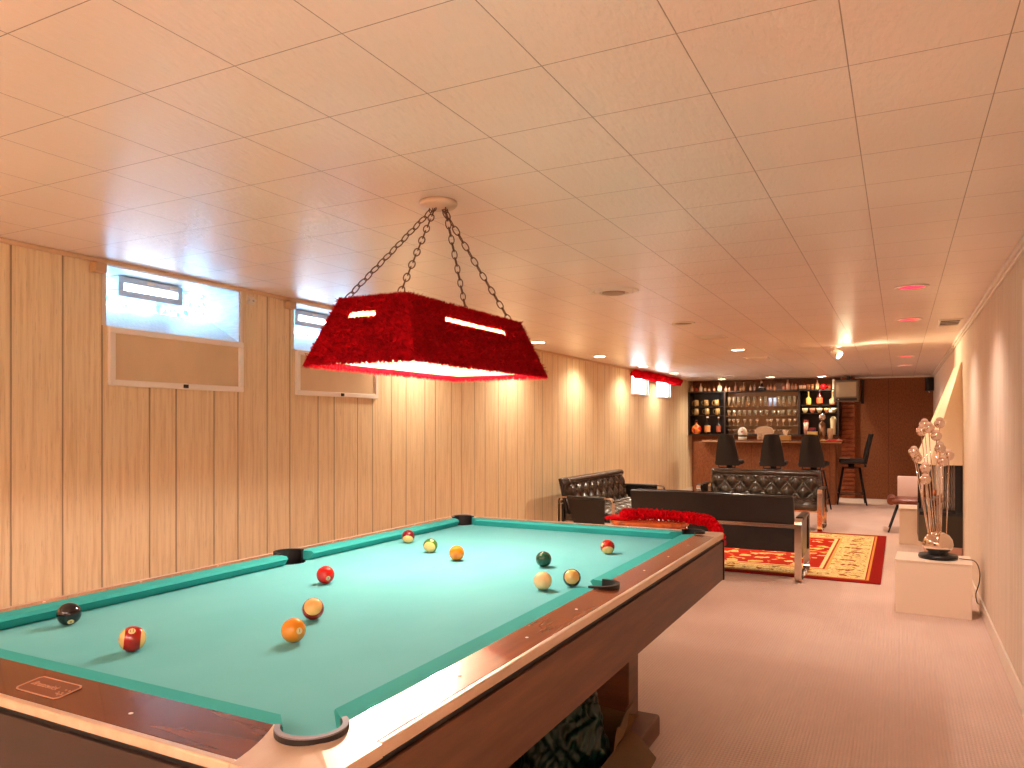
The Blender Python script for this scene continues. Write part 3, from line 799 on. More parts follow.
def chain(p0, p1):
    b = MB(); p0 = Vector(p0); p1 = Vector(p1); d = (p1 - p0); L = d.length; n = max(2, int(round(L / .036))); q = d.to_track_quat('Z', 'Y')
    for i in range(n):
        cpt = p0 + d * ((i + .5) / n); M_ = Matrix.Translation(cpt) @ q.to_matrix().to_4x4() @ Matrix.Rotation(PI / 2 * (i % 2) + .5, 4, 'Z')
        pts = []
        for k in range(12):
            th = 2 * PI * k / 12; pts.append(M_ @ Vector((.0105 * math.cos(th), 0, .0215 * math.sin(th))))
        b.tube(pts, .0022, 6, closed=True)
    return b.build('chain', M_chain, lp)
ztop = ZC - .035 - Z0
cx_, cy_ = -1.53 - LX, 2.37 - LY
for (ax_, ay_), (ox, oy) in zip(((-.130, -.385), (.098, -.390), (.112, .365), (-.098, .385)), ((-.022, -.016), (.0, -.026), (.026, .0), (.02, .022))):
    chain((ax_, ay_, H + .003), (cx_ + ox, cy_ + oy, ztop))
    b = MB(); b.cyl((ax_, ay_, H - .002), (ax_, ay_, H + .008), .007, n=10); b.build('chain_bolt', M_chain, lp)
b = MB(); b.lathe([(0, 0), (.070, 0), (.072, -.010), (.064, -.020), (.030, -.024), (.028, -.03), (0, -.031)], 32, (cx_, cy_, ZC - Z0)); cp = b.build('ceiling_canopy', mat('canopy_cream', (222, 200, 176), .35), lp)
for ox, oy in ((-.022, -.016), (.0, -.026), (.026, .0), (.02, .022)):
    b = MB(); b.tube([(cx_ + ox + .008 * math.cos(2 * PI * i / 10), cy_ + oy, ztop + .004 + .010 * math.sin(2 * PI * i / 10)) for i in range(10)], .002, 6, closed=True)
    b.build('hook', M_chain, cp)
M_bulb = mat('lit_bulb', (255, 244, 220), .3, emit=(255, 238, 205), es=18)
for yy in (-.20, .20):
    b = MB(); b.cyl((0, yy, H - .004), (0, yy, H - .045), .017, n=14); sk = b.build('lamp_socket', mat('socket_cream', (230, 214, 190), .5), lp)
    b = MB(); b.lathe([(0, -.085), (.018, -.080), (.029, -.062), (.029, -.042), (.016, -.014), (.014, 0), (0, 0)], 20, (0, yy, H - .045)); b.build('light_bulb', M_bulb, sk)
    lamp('POINT', 'lamp_bulb_light', (0, yy, .055), POOL_W, (1, .94, .86), lp, .018)

# ------------------------------------------------------------------ rug
def rug_mat():
    m = mat('oriental_rug', (170, 30, 16), .95, spec=.1)
    g = G(m)
    RXh, RYh = 1.28, 1.46
    ax = g.m('SUBTRACT', RXh, g.m('ABSOLUTE', g.x)); ay = g.m('SUBTRACT', RYh, g.m('ABSOLUTE', g.y))
    d = g.m('MINIMUM', ax, ay)
    n = g.noise(9, 3); n2 = g.noise(24, 3); v = g.vor((5.2, 5.2, 1)); v2 = g.vor((11, 6, 1))
    wob = g.m('ADD', v, g.m('MULTIPLY', g.m('SUBTRACT', n, .5), .9))
    field = g.ramp(wob, [(0.0, lin((250, 206, 120))), (.16, lin((232, 150, 70))), (.24, lin((250, 214, 140))), (.31, lin((176, 40, 18))), (.62, lin((190, 30, 16))), (.74, lin((214, 96, 40))), (.80, lin((246, 196, 110))), (.9, lin((180, 34, 16)))], 'CONSTANT')
    scroll = g.m('ADD', g.m('SINE', g.m('ADD', g.m('MULTIPLY', g.x, 19), g.m('MULTIPLY', n, 9))), g.m('SINE', g.m('ADD', g.m('MULTIPLY', g.y, 24), g.m('MULTIPLY', n2, 5))))
    bord = g.ramp(g.m('ADD', g.m('MULTIPLY', scroll, .25), .5), [(0.0, lin((160, 70, 30))), (.13, lin((240, 208, 138))), (.46, lin((150, 104, 50))), (.52, lin((244, 214, 146))), (.84, lin((196, 120, 60))), (.9, lin((238, 200, 130)))], 'CONSTANT')
    zone = g.ramp(g.m('DIVIDE', d, 1.5), [(0, (0, 0, 0, 1)), (.33, (1, 1, 1, 1))], 'CONSTANT')
    c = g.mix(zone, bord, field)
    lines = g.ramp(g.m('DIVIDE', d, 0.6), [(0, lin((150, 22, 12))), (.15, lin((226, 150, 70))), (.18, lin((170, 40, 20))), (.2, lin((245, 210, 140))), (.23, (0, 0, 0, 1)), (.72, lin((232, 170, 90))), (.76, lin((170, 60, 28))), (.79, lin((245, 214, 150))), (.84, (0, 0, 0, 1))], 'CONSTANT')
    msk = g.ramp(g.m('DIVIDE', d, 0.6), [(0, (1, 1, 1, 1)), (.23, (0, 0, 0, 1)), (.72, (1, 1, 1, 1)), (.84, (0, 0, 0, 1))], 'CONSTANT')
    g.color(g.mix(msk, c, lines)); g.bump(g.noise(300, 2), .5, .003)
    return m
b = MB(); b.box((-1.28, -1.46, 0), (1.28, 1.46, .010), .004)
tag(b.build('area_rug', rug_mat(), None, (-1.415, 8.20, .0005)), 'red and cream patterned oriental rug between the black sofas', 'rug')

# ------------------------------------------------------------------ sofas
M_leather = mat('black_leather', (19, 14, 13), .28, spec=.6, bump=(40, .25, .004), vary=((27, 20, 17), 9.0, .35, .7))
M_leatherbrown = mat('dark_leather_tufted', (50, 39, 30), .24, spec=.7, bump=(30, .3, .004))
M_chrome = mat('chrome', (224, 206, 190), .14, 1.0)
def tufted(w, h, d, nx_, nz_, roll=0.0, depth=.035):
    """upright cushion, front face towards -y, tufted in a staggered diamond pattern; x -w/2..w/2, z 0..h"""
    def f(u, v):
        x = (u - .5) * w; z = v * h
        edge = min(1, min(u, 1 - u) * w / .05) ** .5 * min(1, min(v, 1 - v) * h / .04) ** .5
        hz = h - roll
        if roll and z > hz:
            t = (z - hz) / roll
            y = -d * (1.05 * math.sqrt(max(0, 1 - (2 * t - 1) ** 2)) * .75 + .35)
            y *= min(1, min(u, 1 - u) * w / .03) ** .5
        else:
            zz = z / hz * nz_; xx = u * nx_
            a = abs(math.sin(PI * (xx + zz) / 1.0)) ; c = abs(math.sin(PI * (xx - zz) / 1.0))
            p_ = (a * c) ** .5
            y = -(d * .55 + depth * p_) * edge
        return (x, y, z)
    return f
def make_sofa(label, W, depth=.62):
    s = thing('sofa', label, 'sofa')
    hw = W / 2; ft = .055; t = .012; ah = .507
    # chrome side loops
    for sx in (-1, 1):
        x = sx * (hw - ft / 2); y0, y1 = -depth / 2, depth / 2; r = .04; pts = []
        for (cx, cz, a0) in ((y1 - r, ah - r, 0), (y0 + r, ah - r, 90), (y0 + r, r + .006, 180), (y1 - r, r + .006, 270)):
            for k in range(5): a = R(a0 + 90 * k / 4); pts.append((x, cx + r * math.cos(a), cz + r * math.sin(a)))
        b = MB(); b.tube(pts, 0, closed=True, flat=(ft, t, (1, 0, 0))); fr = b.build('side_frame', M_chrome, s)
        b = MB(); b.box((x - ft / 2 - .004, y0 + .10, ah - .016), (x + ft / 2 + .004, y1 - .09, ah + .014), .010, 3)
        b.hexa([(x - .012, y0 + .10, ah), (x + .012, y0 + .10, ah), (x + .012, y1 - .09, ah), (x - .012, y1 - .09, ah), (x - .012, y0 + .20, .17), (x + .012, y0 + .20, .17), (x + .012, y1 - .10, .17), (x - .012, y1 - .10, .17)])
        b.build('arm_sling', M_leather, s)
    iw = hw - ft
    # rails
    b = MB(); b.box((-iw, -depth / 2 + .006, .435), (iw, -depth / 2 + .02, .465), .003); b.build('back_rail', M_chrome, s)
    b = MB(); b.box((-iw, depth / 2 - .03, .235), (iw, depth / 2 - .015, .262), .003); b.build('front_rail', M_chrome, s)
    # seat cushion with tufting on top
    b = MB(); b.box((-iw, -depth / 2 + .05, .245), (iw, depth / 2 - .005, .335), .03, 3, smooth=True)
    n = int(W / .2)
    def top(u, v):
        x = (u - .5) * (2 * iw - .02); y = -depth / 2 + .07 + v * (depth - .085)
        e = min(1, min(u, 1 - u) * 2 * iw / .06) ** .5 * min(1, min(v, 1 - v) * depth / .05) ** .5
        p_ = (abs(math.sin(PI * (u * n + v * 2))) * abs(math.sin(PI * (u * n - v * 2)))) ** .5
        return (x, y, .325 + (.02 + .035 * p_) * e)
    b.grid(n * 12, 28, top); b.build('seat_cushion', M_leatherbrown, s)
    # back: dark rear shell, lower panel, leaning tufted cushion with a top roll
    lean = R(13)
    M_ = Matrix.Translation((0, -depth / 2 + .115, .30)) @ Matrix.Rotation(lean, 4, 'X')
    b = MB(); b.box((-iw + .005, -.045, -.0), (iw - .005, -.005, .415), .012, 3, M=M_, smooth=True); b.build('back_shell', M_leather, s)
    b = MB(); b.box((-iw, -depth / 2 + .02, .235), (iw, -depth / 2 + .05, .43), .008); b.build('lower_back_panel', M_leather, s)
    b = MB(); fn = tufted(2 * iw - .02, .41, .07, n, 1.25, .09, .05)
    b.grid(n * 12, 40, lambda u, v: tuple(M_ @ Vector((fn(u, v)[0], -fn(u, v)[1], fn(u, v)[2])))); b.build('back_cushion', M_leatherbrown, s)
    for k in range(2):       # buttons sit in the dimples
        for i in range(1, n):
            u = (i + (0 if k == 0 else -.5)) / n; z = (.41 - .09) * ((1 if k == 0 else .5) / 1.25)
            p_ = M_ @ Vector(((u - .5) * (2 * iw - .02), .042, z))
            bb = MB(); bb.sphere((0, 0, 0), .009, 8, 6); bb.build('button', M_leather, s, p_)
    return s
# front of the sofa is local +y
sA = make_sofa('black leather sofa seen from behind, nearest the pool table, on the rug edge', 1.50); sA.location = (-1.455, 6.80, .0105)
sB = make_sofa('tufted black leather sofa facing the camera in front of the bar stools', 1.50); sB.location = (-1.57, 9.97, 0); sB.rotation_euler = (0, 0, PI)
sC = make_sofa('long tufted black leather sofa along the left panelled wall', 1.95); sC.location = (-2.95, 8.37, 0.0105); sC.rotation_euler = (0, 0, -PI / 2)
for s in (sA, sB, sC): s['group'] = 'black leather and chrome sofas'

# ------------------------------------------------------------------ round side table with the red ruffle
M_orange = wood_mat('orange_lacquered_wood', (206, 98, 36), (170, 70, 22), (6, 30, 6), .15, .6)
t = thing('side_table', 'round orange wood side table behind the far end of the pool table', 'side table', (-1.645, 5.42, 0))
b = MB(); b.lathe([(0, .555), (.27, .555), (.290, .562), (.295, .575), (.288, .588), (.27, .592), (0, .592)], 48); b.build('table_top', M_orange, t)
b = MB(); b.lathe([(.255, .49), (.262, .49), (.262, .555), (.255, .555), (.255, .49)], 48); b.build('apron', M_orange, t)
for k in range(4):
    a = R(190 + 90 * k); b = MB(); b.tube([(.262 * math.cos(a), .262 * math.sin(a), .56), (.262 * math.cos(a), .262 * math.sin(a), 0)], .011, 10); b.build('leg', M_chrome, t)
gp = [(-1.90, 5.36, .612), (-1.86, 5.45, .620), (-1.78, 5.53, .640), (-1.62, 5.58, .638), (-1.45, 5.55, .636), (-1.33, 5.47, .628), (-1.22, 5.38, .610), (-1.16, 5.31, .575), (-1.125, 5.27, .53), (-1.12, 5.25, .50), (-1.12, 5.25, .46)]
# smooth the path
def smooth(P, n=4):
    P = [Vector(p) for p in P]
    for _ in range(2):
        Q = [P[0]]
        for a, c in zip(P, P[1:]): Q += [a * .75 + c * .25, a * .25 + c * .75]
        P = Q + [P[-1]]
    return P
gp = [(x + .055, y - .18, min(z, .600) + .030) for x, y, z in gp[1:]]
b = ruffle(smooth(gp), .040, 110, 11, amp=.35, nseg=14)
b.box((-1.935, 5.24, .5945), (-1.76, 5.42, .612), .006, 3)
tag(b.build('red_garland', M_redfab), 'long red ruffled valance lying over the round orange table and hanging off its right end', 'valance')

# ------------------------------------------------------------------ box with the green bag under the pool table
M_card = mat('olive_cardboard', (108, 78, 40), .8, vary=((92, 66, 32), 7.0, .35, .65))
t = thing('cardboard_box', 'open olive brown cardboard box under the pool table beside its foot', 'box', (-1.07, 2.44, 0), R(2))
BX, BY, BH = .19, .235, .15
b = MB()
b.box((-BX, -BY, 0), (BX, BY, .006)); b.box((-BX, -BY, 0), (-BX + .006, BY, BH)); b.box((BX - .006, -BY, 0), (BX, BY, BH)); b.box((-BX, -BY, 0), (BX, -BY + .006, BH)); b.box((-BX, BY - .006, 0), (BX, BY, BH)); b.build('box_body', M_card, t)
def flap(p0, p1, out, L, bend=.03):
    b = MB(); p0 = Vector(p0); p1 = Vector(p1); out = Vector(out).normalized()
    for side in (0, 1):
        b.grid(8, 6, lambda u, v: tuple(p0.lerp(p1, u) + out * L * v + Vector((0, 0, bend * math.sin(PI * v) + side * .004 + .006 * math.sin(u * 7 + v * 5)))))
    return b
flap((BX, -BY, BH), (BX, BY, BH), (1, -.35, -.55), .13, .012).build('flap', M_card, t)
flap((-BX + .05, BY, BH), (BX, BY - .01, BH), (.30, .6, .6), .08, .02).build('flap', M_card, t)
flap((BX, BY - .2, BH), (BX - .01, BY, BH + .02), (.2, .1, 1.0), .10, .03).build('flap', M_card, t)
M_bag = mat('dark_green_plastic', (8, 44, 37), .3, spec=.5, bump=(22, .35, .006))
rnd2 = random.Random(5)
def bagf(u, v):
    th = u * 2 * PI; ph = v * PI / 2
    r_ = 1 + .06 * math.sin(4 * th + 3 * math.sin(3 * ph)) + .028 * math.sin(13 * th + 5 * math.sin(6 * ph + 2 * th)) + .016 * math.sin(31 * th - 9 * ph + 3 * math.sin(9 * ph)) + .02 * math.sin(17 * ph + 4 * math.sin(3 * th))
    return (-.02 + .160 * math.cos(th) * math.cos(ph) ** .6 * r_, .195 * math.sin(th) * math.cos(ph) ** .6 * r_, .08 + .255 * math.sin(ph) * r_)
b = MB(); b.grid(200, 60, bagf); o = b.build('garbage_bag', M_bag, None, (-1.055, 2.475, .02), (0, 0, R(2)))
tag(o, 'crumpled dark green plastic bag stuffed in the box under the pool table', 'plastic bag')

# ------------------------------------------------------------------ white box, chrome ball lamp
M_box = mat('cream_painted_box', (238, 216, 192), .5)
t = thing('plinth', 'low cream painted box on the carpet carrying the chrome ball lamp', 'box', (.205, 5.975, 0), R(-2))
b = MB(); b.box((-.225, -.175, 0), (.225, .175, .355), .004); b.build('body', M_box, t)
b = MB(); b.box((-.229, -.179, .355), (.229, .179, .368), .004); b.build('top', M_box, t)
M_mirror = mat('polished_chrome', (232, 214, 198), .10, 1.0)
M_globe = mat('frosted_bulb', (222, 186, 160), .18, coat=.6)
lt = thing('ball_lamp', 'chrome lamp with a cluster of silver balls on thin stems, on the cream box', 'lamp', (.235, 5.97, .3685))
b = MB(); b.lathe([(0, 0), (.118, 0), (.122, .012), (.118, .026), (.07, .030), (.06, .045), (.068, .058), (0, .058)], 40); b.build('base', mat('black_lamp_base', (20, 18, 18), .35), lt)
b = MB(); b.lathe([(.075, .055), (.088, .07), (.094, .095), (.088, .13), (.068, .160), (.035, .178), (0, .183)], 40); b.build('dome', M_mirror, lt)
b = MB(); b.sphere((-.098, -.03, .10), .009, 12, 8); b.cyl((-.098, -.03, .10), (-.080, -.02, .10), .004); b.build('switch_knob', M_mirror, lt)
heads = [(.246, 1.298, .02), (.179, 1.266, -.05), (.223, 1.213, -.06), (.128, 1.245, .03), (.148, 1.290, .06), (.246, 1.129, -.05), (.301, 1.078, .02), (.262, 1.039, -.04), (.156, .990, -.06), (.156, .914, -.075), (.076, 1.098, .01), (.098, 1.058, .05)]
bases = [.005, -.01, -.005, -.03, -.02, .012, .05, .018, -.04, -.045, -.055, -.05]
for (hx_, hz_, hy_), bx_ in zip(heads, bases):
    X_, Z_ = hx_ - .235, hz_ - .3685
    tip = (X_ * .92 if abs(X_) > .08 else X_, hy_, Z_ - .034)
    b = MB(); b.tube([(bx_, hy_ * .5, .165 - abs(bx_) * .4), tip], .0032, 10); st = b.build('stem', M_mirror, lt)
    b = MB(); b.lathe([(0, -.036), (.018, -.032), (.031, -.018), (.036, 0), (.032, .016), (.024, .022), (0, .022)], 24); hd = b.build('ball_head', M_mirror, lt, (tip[0], tip[1], Z_))
    b = MB(); b.sphere((0, 0, .024), .023, 20, 12, sc=(1, 1, .85)); b.build('bulb', M_globe, hd)
M_cord = mat('brown_cord', (74, 54, 44), .5)
b = MB(); b.tube(smooth([(.362, 5.96, .376), (.40, 5.93, .378), (.456, 5.93, .376), (.482, 5.95, .30), (.480, 5.98, .22), (.468, 6.0, .17), (.460, 6.02, .13), (.470, 6.05, .07), (.486, 6.10, .05)]), .0035, 8)
tag(b.build('lamp_cord', M_cord), 'thin brown cord running from the chrome ball lamp down the side of the box', 'cord')

# ------------------------------------------------------------------ fireplace
fp = thing('fireplace', 'white hooded wall fireplace with black firebox on the right wall', 'fireplace', (XR, 8.4, 0))
M_hood = mat('cream_hood', (246, 226, 190), .45)
X0 = -.001
B = [(X0, -.615), (-.257, -.615), (-.36, -.30), (-.36, .30), (-.257, .615), (X0, .615)]
T_ = [(X0, -.545), (-.012, -.545), (-.016, -.5), (-.016, .5), (-.012, .545), (X0, .545)]
b = MB(); bm = bmesh.new()
lo = [bm.verts.new((x, y, .948)) for x, y in B]; hi = [bm.verts.new((x, y, 1.85)) for x, y in T_]; bs = [bm.verts.new((x, y, .925)) for x, y in B]
for k in range(6):
    k2 = (k + 1) % 6; bm.faces.new((lo[k], lo[k2], hi[k2], hi[k])); bm.faces.new((bs[k], bs[k2], lo[k2], lo[k]))
bm.faces.new(hi); bm.faces.new(bs[::-1]); bmesh.ops.recalc_face_normals(bm, faces=bm.faces); b._add(bm); b.build('hood', M_hood, fp)
M_fire = mat('black_firebox', (22, 18, 15), .5)
b = MB()
b.box((-.012, -.60, .50), (X0, .60, .925)); b.box((-.34, -.61, .47), (X0, .61, .50)); b.box((-.10, .585, .50), (X0, .60, .925)); b.box((-.06, -.60, .50), (X0, -.585, .925))
for x, y in ((-.33, -.30), (-.245, -.59), (-.33, .30)): b.cyl((x, y, .50), (x, y, .925), .008, n=10)
b.build('firebox', M_fire, fp)
b = MB(); b.prism([(x * .95, y * .97) for x, y in B], .19, .47); b.build('firebox_base', mat('dark_olive_metal', (52, 40, 22), .45), fp)
M_mesh = mat('mesh_curtain', (176, 160, 146), .4, .8)
b = MB()
for i in range(9):
    pts = []
    for k in range(26): pts.append((-.05 - i * .012, -.57 + .012 * math.sin(k * 1.3 + i * 2), .52 + .4 * k / 25))
    b.tube(pts, .0035, 5)
o = b.build('mesh_curtain', M_mesh, fp); o['kind'] = 'stuff'
b = MB()
for k, (x, y, z) in enumerate(((-.12, -.1, .53), (-.20, .1, .53), (-.15, .0, .58))): b.cyl((x, y - .2, z), (x + .05, y + .22, z + .02), .03, n=12)
b.build('log', mat('fire_log', (110, 70, 44), .8), fp)
b = MB(); b.cyl((-.22, -.45, .66), (-.20, -.45, .66), .028, n=20); b.sphere((-.225, -.45, .66), .014, 12, 8); b.build('damper_knob', mat('copper', (200, 120, 70), .3, .9), fp)
b = MB(); b.box((-.28, -.60, 0), (X0, .60, .19), .01); b.build('hearth_block', mat('pink_brick', (196, 150, 128), .8), fp)
t = thing('hearth_bench', 'cream low block on the carpet beyond the fireplace', 'bench', (.11, 9.36, 0))
b = MB(); b.box((-.115, -.22, 0), (.115, .22, .375), .004); b.build('body', M_box, t)
b = MB(); b.box((-.12, -.225, .375), (.12, .225, .389), .003); b.build('top', M_box, t)

# brown leather lounge chair past the fireplace
M_brownl = mat('brown_leather', (120, 54, 28), .3, spec=.6, bump=(30, .2, .004))
t = thing('lounge_chair', 'low brown leather chair with pale back on splayed dark legs beside the fireplace', 'chair', (.11, 10.35, 0), 0)
b = MB(); b.box((-.20, -.30, .335), (.22, .24, .40), .03, 3, smooth=True); b.cyl((-.20, -.28, .375), (-.20, .22, .375), .046, n=20); b.build('seat', M_brownl, t)
M_t = Matrix.Translation((.0, .20, .38)) @ Matrix.Rotation(-R(8), 4, 'X')
b = MB(); b.box((-.135, -.02, 0), (.15, .02, .27), .012, 3, M=M_t, smooth=True); b.build('backrest', mat('pale_upholstery', (232, 206, 196), .7), t)
for (x, y, dx, dy) in ((-.12, -.22, -.11, -.06), (-.12, .12, -.11, .12), (.16, -.22, .08, -.06), (.16, .12, .08, .12)):
    b = MB(); b.cyl((x, y, .345), (x + dx, y + dy, 0), .012, .009, n=10); b.build('leg', M_lampblack, t)

# ------------------------------------------------------------------ bar
M_barwood = mat('bar_top_wood', (92, 44, 24), .25, coat=.4)
M_barfront = M_brown
t = thing('bar_counter', 'long brown bar counter with dark glossy top behind the stools', 'bar', (-2.05, 13.45, 0))
b = MB(); b.box((-1.14, -.34, 0), (1.11, .12, .985)); b.box((1.06, -.35, 0), (1.13, .13, .985), .004); b.build('bar_body', M_barfront, t)
b = MB(); b.box((-.96, -.53, .985), (1.24, .16, 1.03), .008, 3); b.build('bar_top', M_barwood, t)
b = MB(); b.box((-.955, -.538, .992), (1.235, -.530, 1.020), .002); b.build('bar_edge_strip', mat('bar_edge_metal', (196, 150, 112), .3, .6), t)

M_cab = mat('dark_cabinet_wood', (44, 30, 24), .45)
M_backtan = mat('tan_cabinet_back', (186, 130, 82), .25, coat=.3)
M_glass = mat('clear_glass', (240, 214, 180), .04, trans=.85, spec=.9, ior=1.45)
sh = thing('bar_shelf_unit', 'dark wood bar shelving on the back wall with a lighter glass-shelved middle', 'shelf', (-2.24, YB - .002, 0))
xs = [-1.30, -.64, .655, 1.29]
D0 = -.32
for x in xs:
    b = MB(); b.box((x - .014, D0, 1.115), (x + .014, 0, 1.888)); b.build('upright', M_cab, sh)
b = MB(); b.box((xs[0] - .014, D0, 1.085), (xs[3] + .014, 0, 1.115)); b.build('bottom_board', M_cab, sh)
b = MB(); b.box((xs[0] - .014, D0, 1.888), (xs[3] + .014, 0, 1.908)); b.build('top_shelf', M_cab, sh)
b = MB(); b.box((xs[0] + .014, -.015, 1.115), (xs[1] - .014, -.003, 1.888)); b.build('back_panel', M_cab, sh)
b = MB(); b.box((xs[2] + .014, -.015, 1.115), (xs[3] - .014, -.003, 1.888)); b.build('back_panel', M_cab, sh)
b = MB(); b.box((xs[1] + .014, -.015, 1.115), (xs[2] - .014, -.003, 1.888)); b.build('middle_back_panel', M_backtan, sh)
for z in (1.632, 1.470): b = MB(); b.box((xs[0] + .014, D0 + .01, z - .014), (xs[1] - .014, -.015, z)); b.build('shelf_board', M_cab, sh)
for z in (1.638, 1.498): b = MB(); b.box((xs[2] + .014, D0 + .01, z - .014), (xs[3] - .014, -.015, z)); b.build('shelf_board', M_cab, sh)
for z in (1.622, 1.450, 1.268): b = MB(); b.box((xs[1] + .014, D0 + .03, z - .008), (xs[2] - .014, -.015, z)); b.build('glass_shelf', mat('glass_shelf', (186, 150, 112), .1, trans=.4, spec=.9), sh)

YS = 14.20
def prof_bottle(r, h, neck=.3, nr=.32): return [(0, 0), (r * .95, 0), (r, .006), (r, h * (1 - neck - .14)), (r * nr * 1.3, h * (1 - neck)), (r * nr, h * (1 - neck + .04)), (r * nr, h * .96), (r * nr * 1.15, h * .965), (r * nr * 1.15, h), (0, h)]
MATC = {}
def cmat(rgb, rough=.2, **k):
    key = (tuple(rgb), rough)
    if key not in MATC: MATC[key] = mat('tint_%d_%d_%d' % tuple(rgb), rgb, rough, **k)
    return MATC[key]
def bottle(x, z, r, h, body, labelc, capc, label, y=YS, neck=.3, nr=.32, name='liquor_bottle', group=None, rough=.12):
    t = thing(name, label, 'bottle', (x, y, z + .0004), 0, group)
    b = MB(); b.lathe(prof_bottle(r, h, neck, nr), 18); b.build('bottle_body', cmat(body, rough), t)
    if labelc: 
        b = MB(); b.lathe([(r + .0006, h * .12), (r + .0006, h * (.50 - .12 * (neck > .4)))], 18); b.build('paper_label', cmat(labelc, .6), t)
    b = MB(); b.lathe([(0, h * .93), (r * nr * 1.3, h * .93), (r * nr * 1.3, h * 1.01), (0, h * 1.01)], 14); b.build('cap', cmat(capc, .4), t)
    return t
# top row, left to right
top = [(-3.488, .028, .13, (190, 140, 110), (226, 190, 160), (60, 30, 20), 'pinkish clear bottle at the far left end of the top row'),
 (-3.405, .034, .12, (120, 44, 22), (160, 60, 30), (40, 20, 14), 'squat red brown bottle second from the left on the top row'),
 (-3.322, .030, .15, (224, 190, 166), (244, 222, 200), (226, 200, 176), 'tall white labelled bottle third from the left on the top row'),
 (-3.244, .024, .12, (150, 96, 60), (226, 180, 130), (50, 26, 16), 'slim bottle with tan label, fourth from the left on the top row'),
 (-3.170, .022, .10, (130, 80, 50), (216, 170, 130), (50, 26, 16), 'small bottle with pale label, fifth from the left on the top row'),
 (-3.077, .024, .11, (110, 60, 40), (190, 140, 110), (60, 30, 20), 'small brown bottle just left of the big cream bottle'),
 (-2.975, .040, .17, (226, 190, 140), (246, 222, 180), (120, 80, 50), 'big cream bottle over the right edge of the left shelves'),
 (-2.858, .024, .11, (150, 100, 80), (190, 140, 120), (90, 40, 30), 'small mauve bottle at the left of the middle top row'),
 (-2.796, .016, .10, (130, 80, 60), (180, 130, 100), (70, 30, 20), 'very slim bottle second in the middle top row'),
 (-2.681, .024, .19, (120, 74, 54), (150, 100, 76), (90, 50, 36), 'tall square brown bottle in the middle top row'),
 (-2.592, .020, .11, (170, 116, 80), (210, 160, 110), (80, 40, 24), 'tiny amber bottle right of the tall square bottle'),
 (-2.540, .020, .15, (190, 140, 110), (226, 176, 130), (240, 200, 160), 'slim bottle with pale stopper in the middle top row'),
 (-2.421, .018, .11, (210, 170, 140), (240, 206, 176), (70, 30, 20), 'small bottle with bright label left of the decanter'),
 (-2.349, .026, .13, (150, 110, 100), (176, 140, 130), (60, 36, 30), 'grey mauve bottle immediately left of the decanter'),
 (-2.117, .026, .11, (166, 110, 80), (196, 140, 110), (90, 50, 36), 'brown bottle immediately right of the decanter'),
 (-2.060, .026, .13, (150, 96, 66), (186, 130, 96), (110, 60, 40), 'brown bottle second to the right of the decanter'),
 (-1.995, .024, .12, (160, 104, 70), (196, 140, 100), (90, 46, 30), 'bottle just left of the square framed piece'),
 (-1.845, .024, .12, (170, 110, 84), (216, 150, 116), (90, 46, 30), 'small bottle just right of the square framed piece'),
 (-1.775, .034, .19, (206, 150, 126), (226, 180, 156), (150, 100, 80), 'tall pinkish bottle near the right end of the middle top row'),
 (-1.700, .026, .14, (176, 116, 90), (206, 150, 120), (90, 46, 30), 'first of two twin bottles at the right end of the middle top row'),
 (-1.640, .026, .13, (176, 116, 90), (206, 150, 120), (90, 46, 30), 'second of two twin bottles at the right end of the middle top row'),
 (-1.560, .028, .15, (120, 70, 50), (246, 214, 180), (50, 26, 20), 'bottle with cream label at the left of the right top row'),
 (-1.500, .028, .15, (120, 60, 44), (240, 196, 170), (50, 26, 20), 'second cream labelled bottle in the right top row'),
 (-1.285, .030, .17, (214, 140, 96), (236, 170, 130), (150, 90, 60), 'orange bottle just left of the red teapot')]
for x, r, h, c1, c2, c3, lab in top: bottle(x, 1.908, r, h, c1, c2, c3, lab, group='bottles on the top row over the bar')
for x, lab in ((-1.430, 'short amber glass left of the pair on the right top row'), (-1.368, 'short amber glass right of the pair on the right top row')):
    b = MB(); b.lathe([(0, 0), (.022, 0), (.030, .09), (.027, .09), (.019, .006), (0, .006)], 16); o = b.build('short_glass', cmat((186, 116, 70), .2), None, (x, YS, 1.9084)); tag(o, lab, 'glass', 'short amber glasses')
t = thing('decanter', 'wide dark decanter with round stopper in the middle of the top row', 'decanter', (-2.225, YS, 1.9084))
b = MB(); b.lathe([(0, 0), (.075, 0), (.085, .02), (.07, .05), (.03, .085), (.022, .10), (.022, .13), (0, .13)], 24); b.build('decanter_body', cmat((40, 34, 34), .1), t)
b = MB(); b.lathe([(.066, .050), (.074, .046), (.060, .064)], 24); b.build('silver_band', M_chrome, t)
b = MB(); b.sphere((0, 0, .148), .022, 14, 10); b.build('stopper', cmat((216, 176, 150), .1), t)
t = thing('framed_piece', 'square brown framed piece on the middle top row', 'ornament', (-1.925, YS, 1.9084))
b = MB()
for a, c in (((-.055, -.01, 0), (.055, .01, .014)), ((-.055, -.01, .116), (.055, .01, .13)), ((-.055, -.01, .014), (-.041, .01, .116)), ((.041, -.01, .014), (.055, .01, .116))): b.box(a, c, .002)
b.build('frame', cmat((120, 76, 44), .4), t); b = MB(); b.box((-.041, -.004, .014), (.041, .004, .116)); b.build('inset', cmat((90, 44, 26), .5), t)
t = thing('teapot', 'bright red round pot near the right end of the top row', 'pot', (-1.185, YS, 1.9084))
b = MB(); b.lathe([(0, 0), (.035, 0), (.055, .03), (.058, .055), (.045, .08), (.012, .088), (0, .1)], 22); b.build('pot_body', cmat((226, 20, 26), .2), t)
b = MB(); b.tube([(.05, 0, .03), (.085, 0, .04), (.09, 0, .065), (.05, 0, .07)], .006, 8); b.build('handle', cmat((226, 20, 26), .2), t)
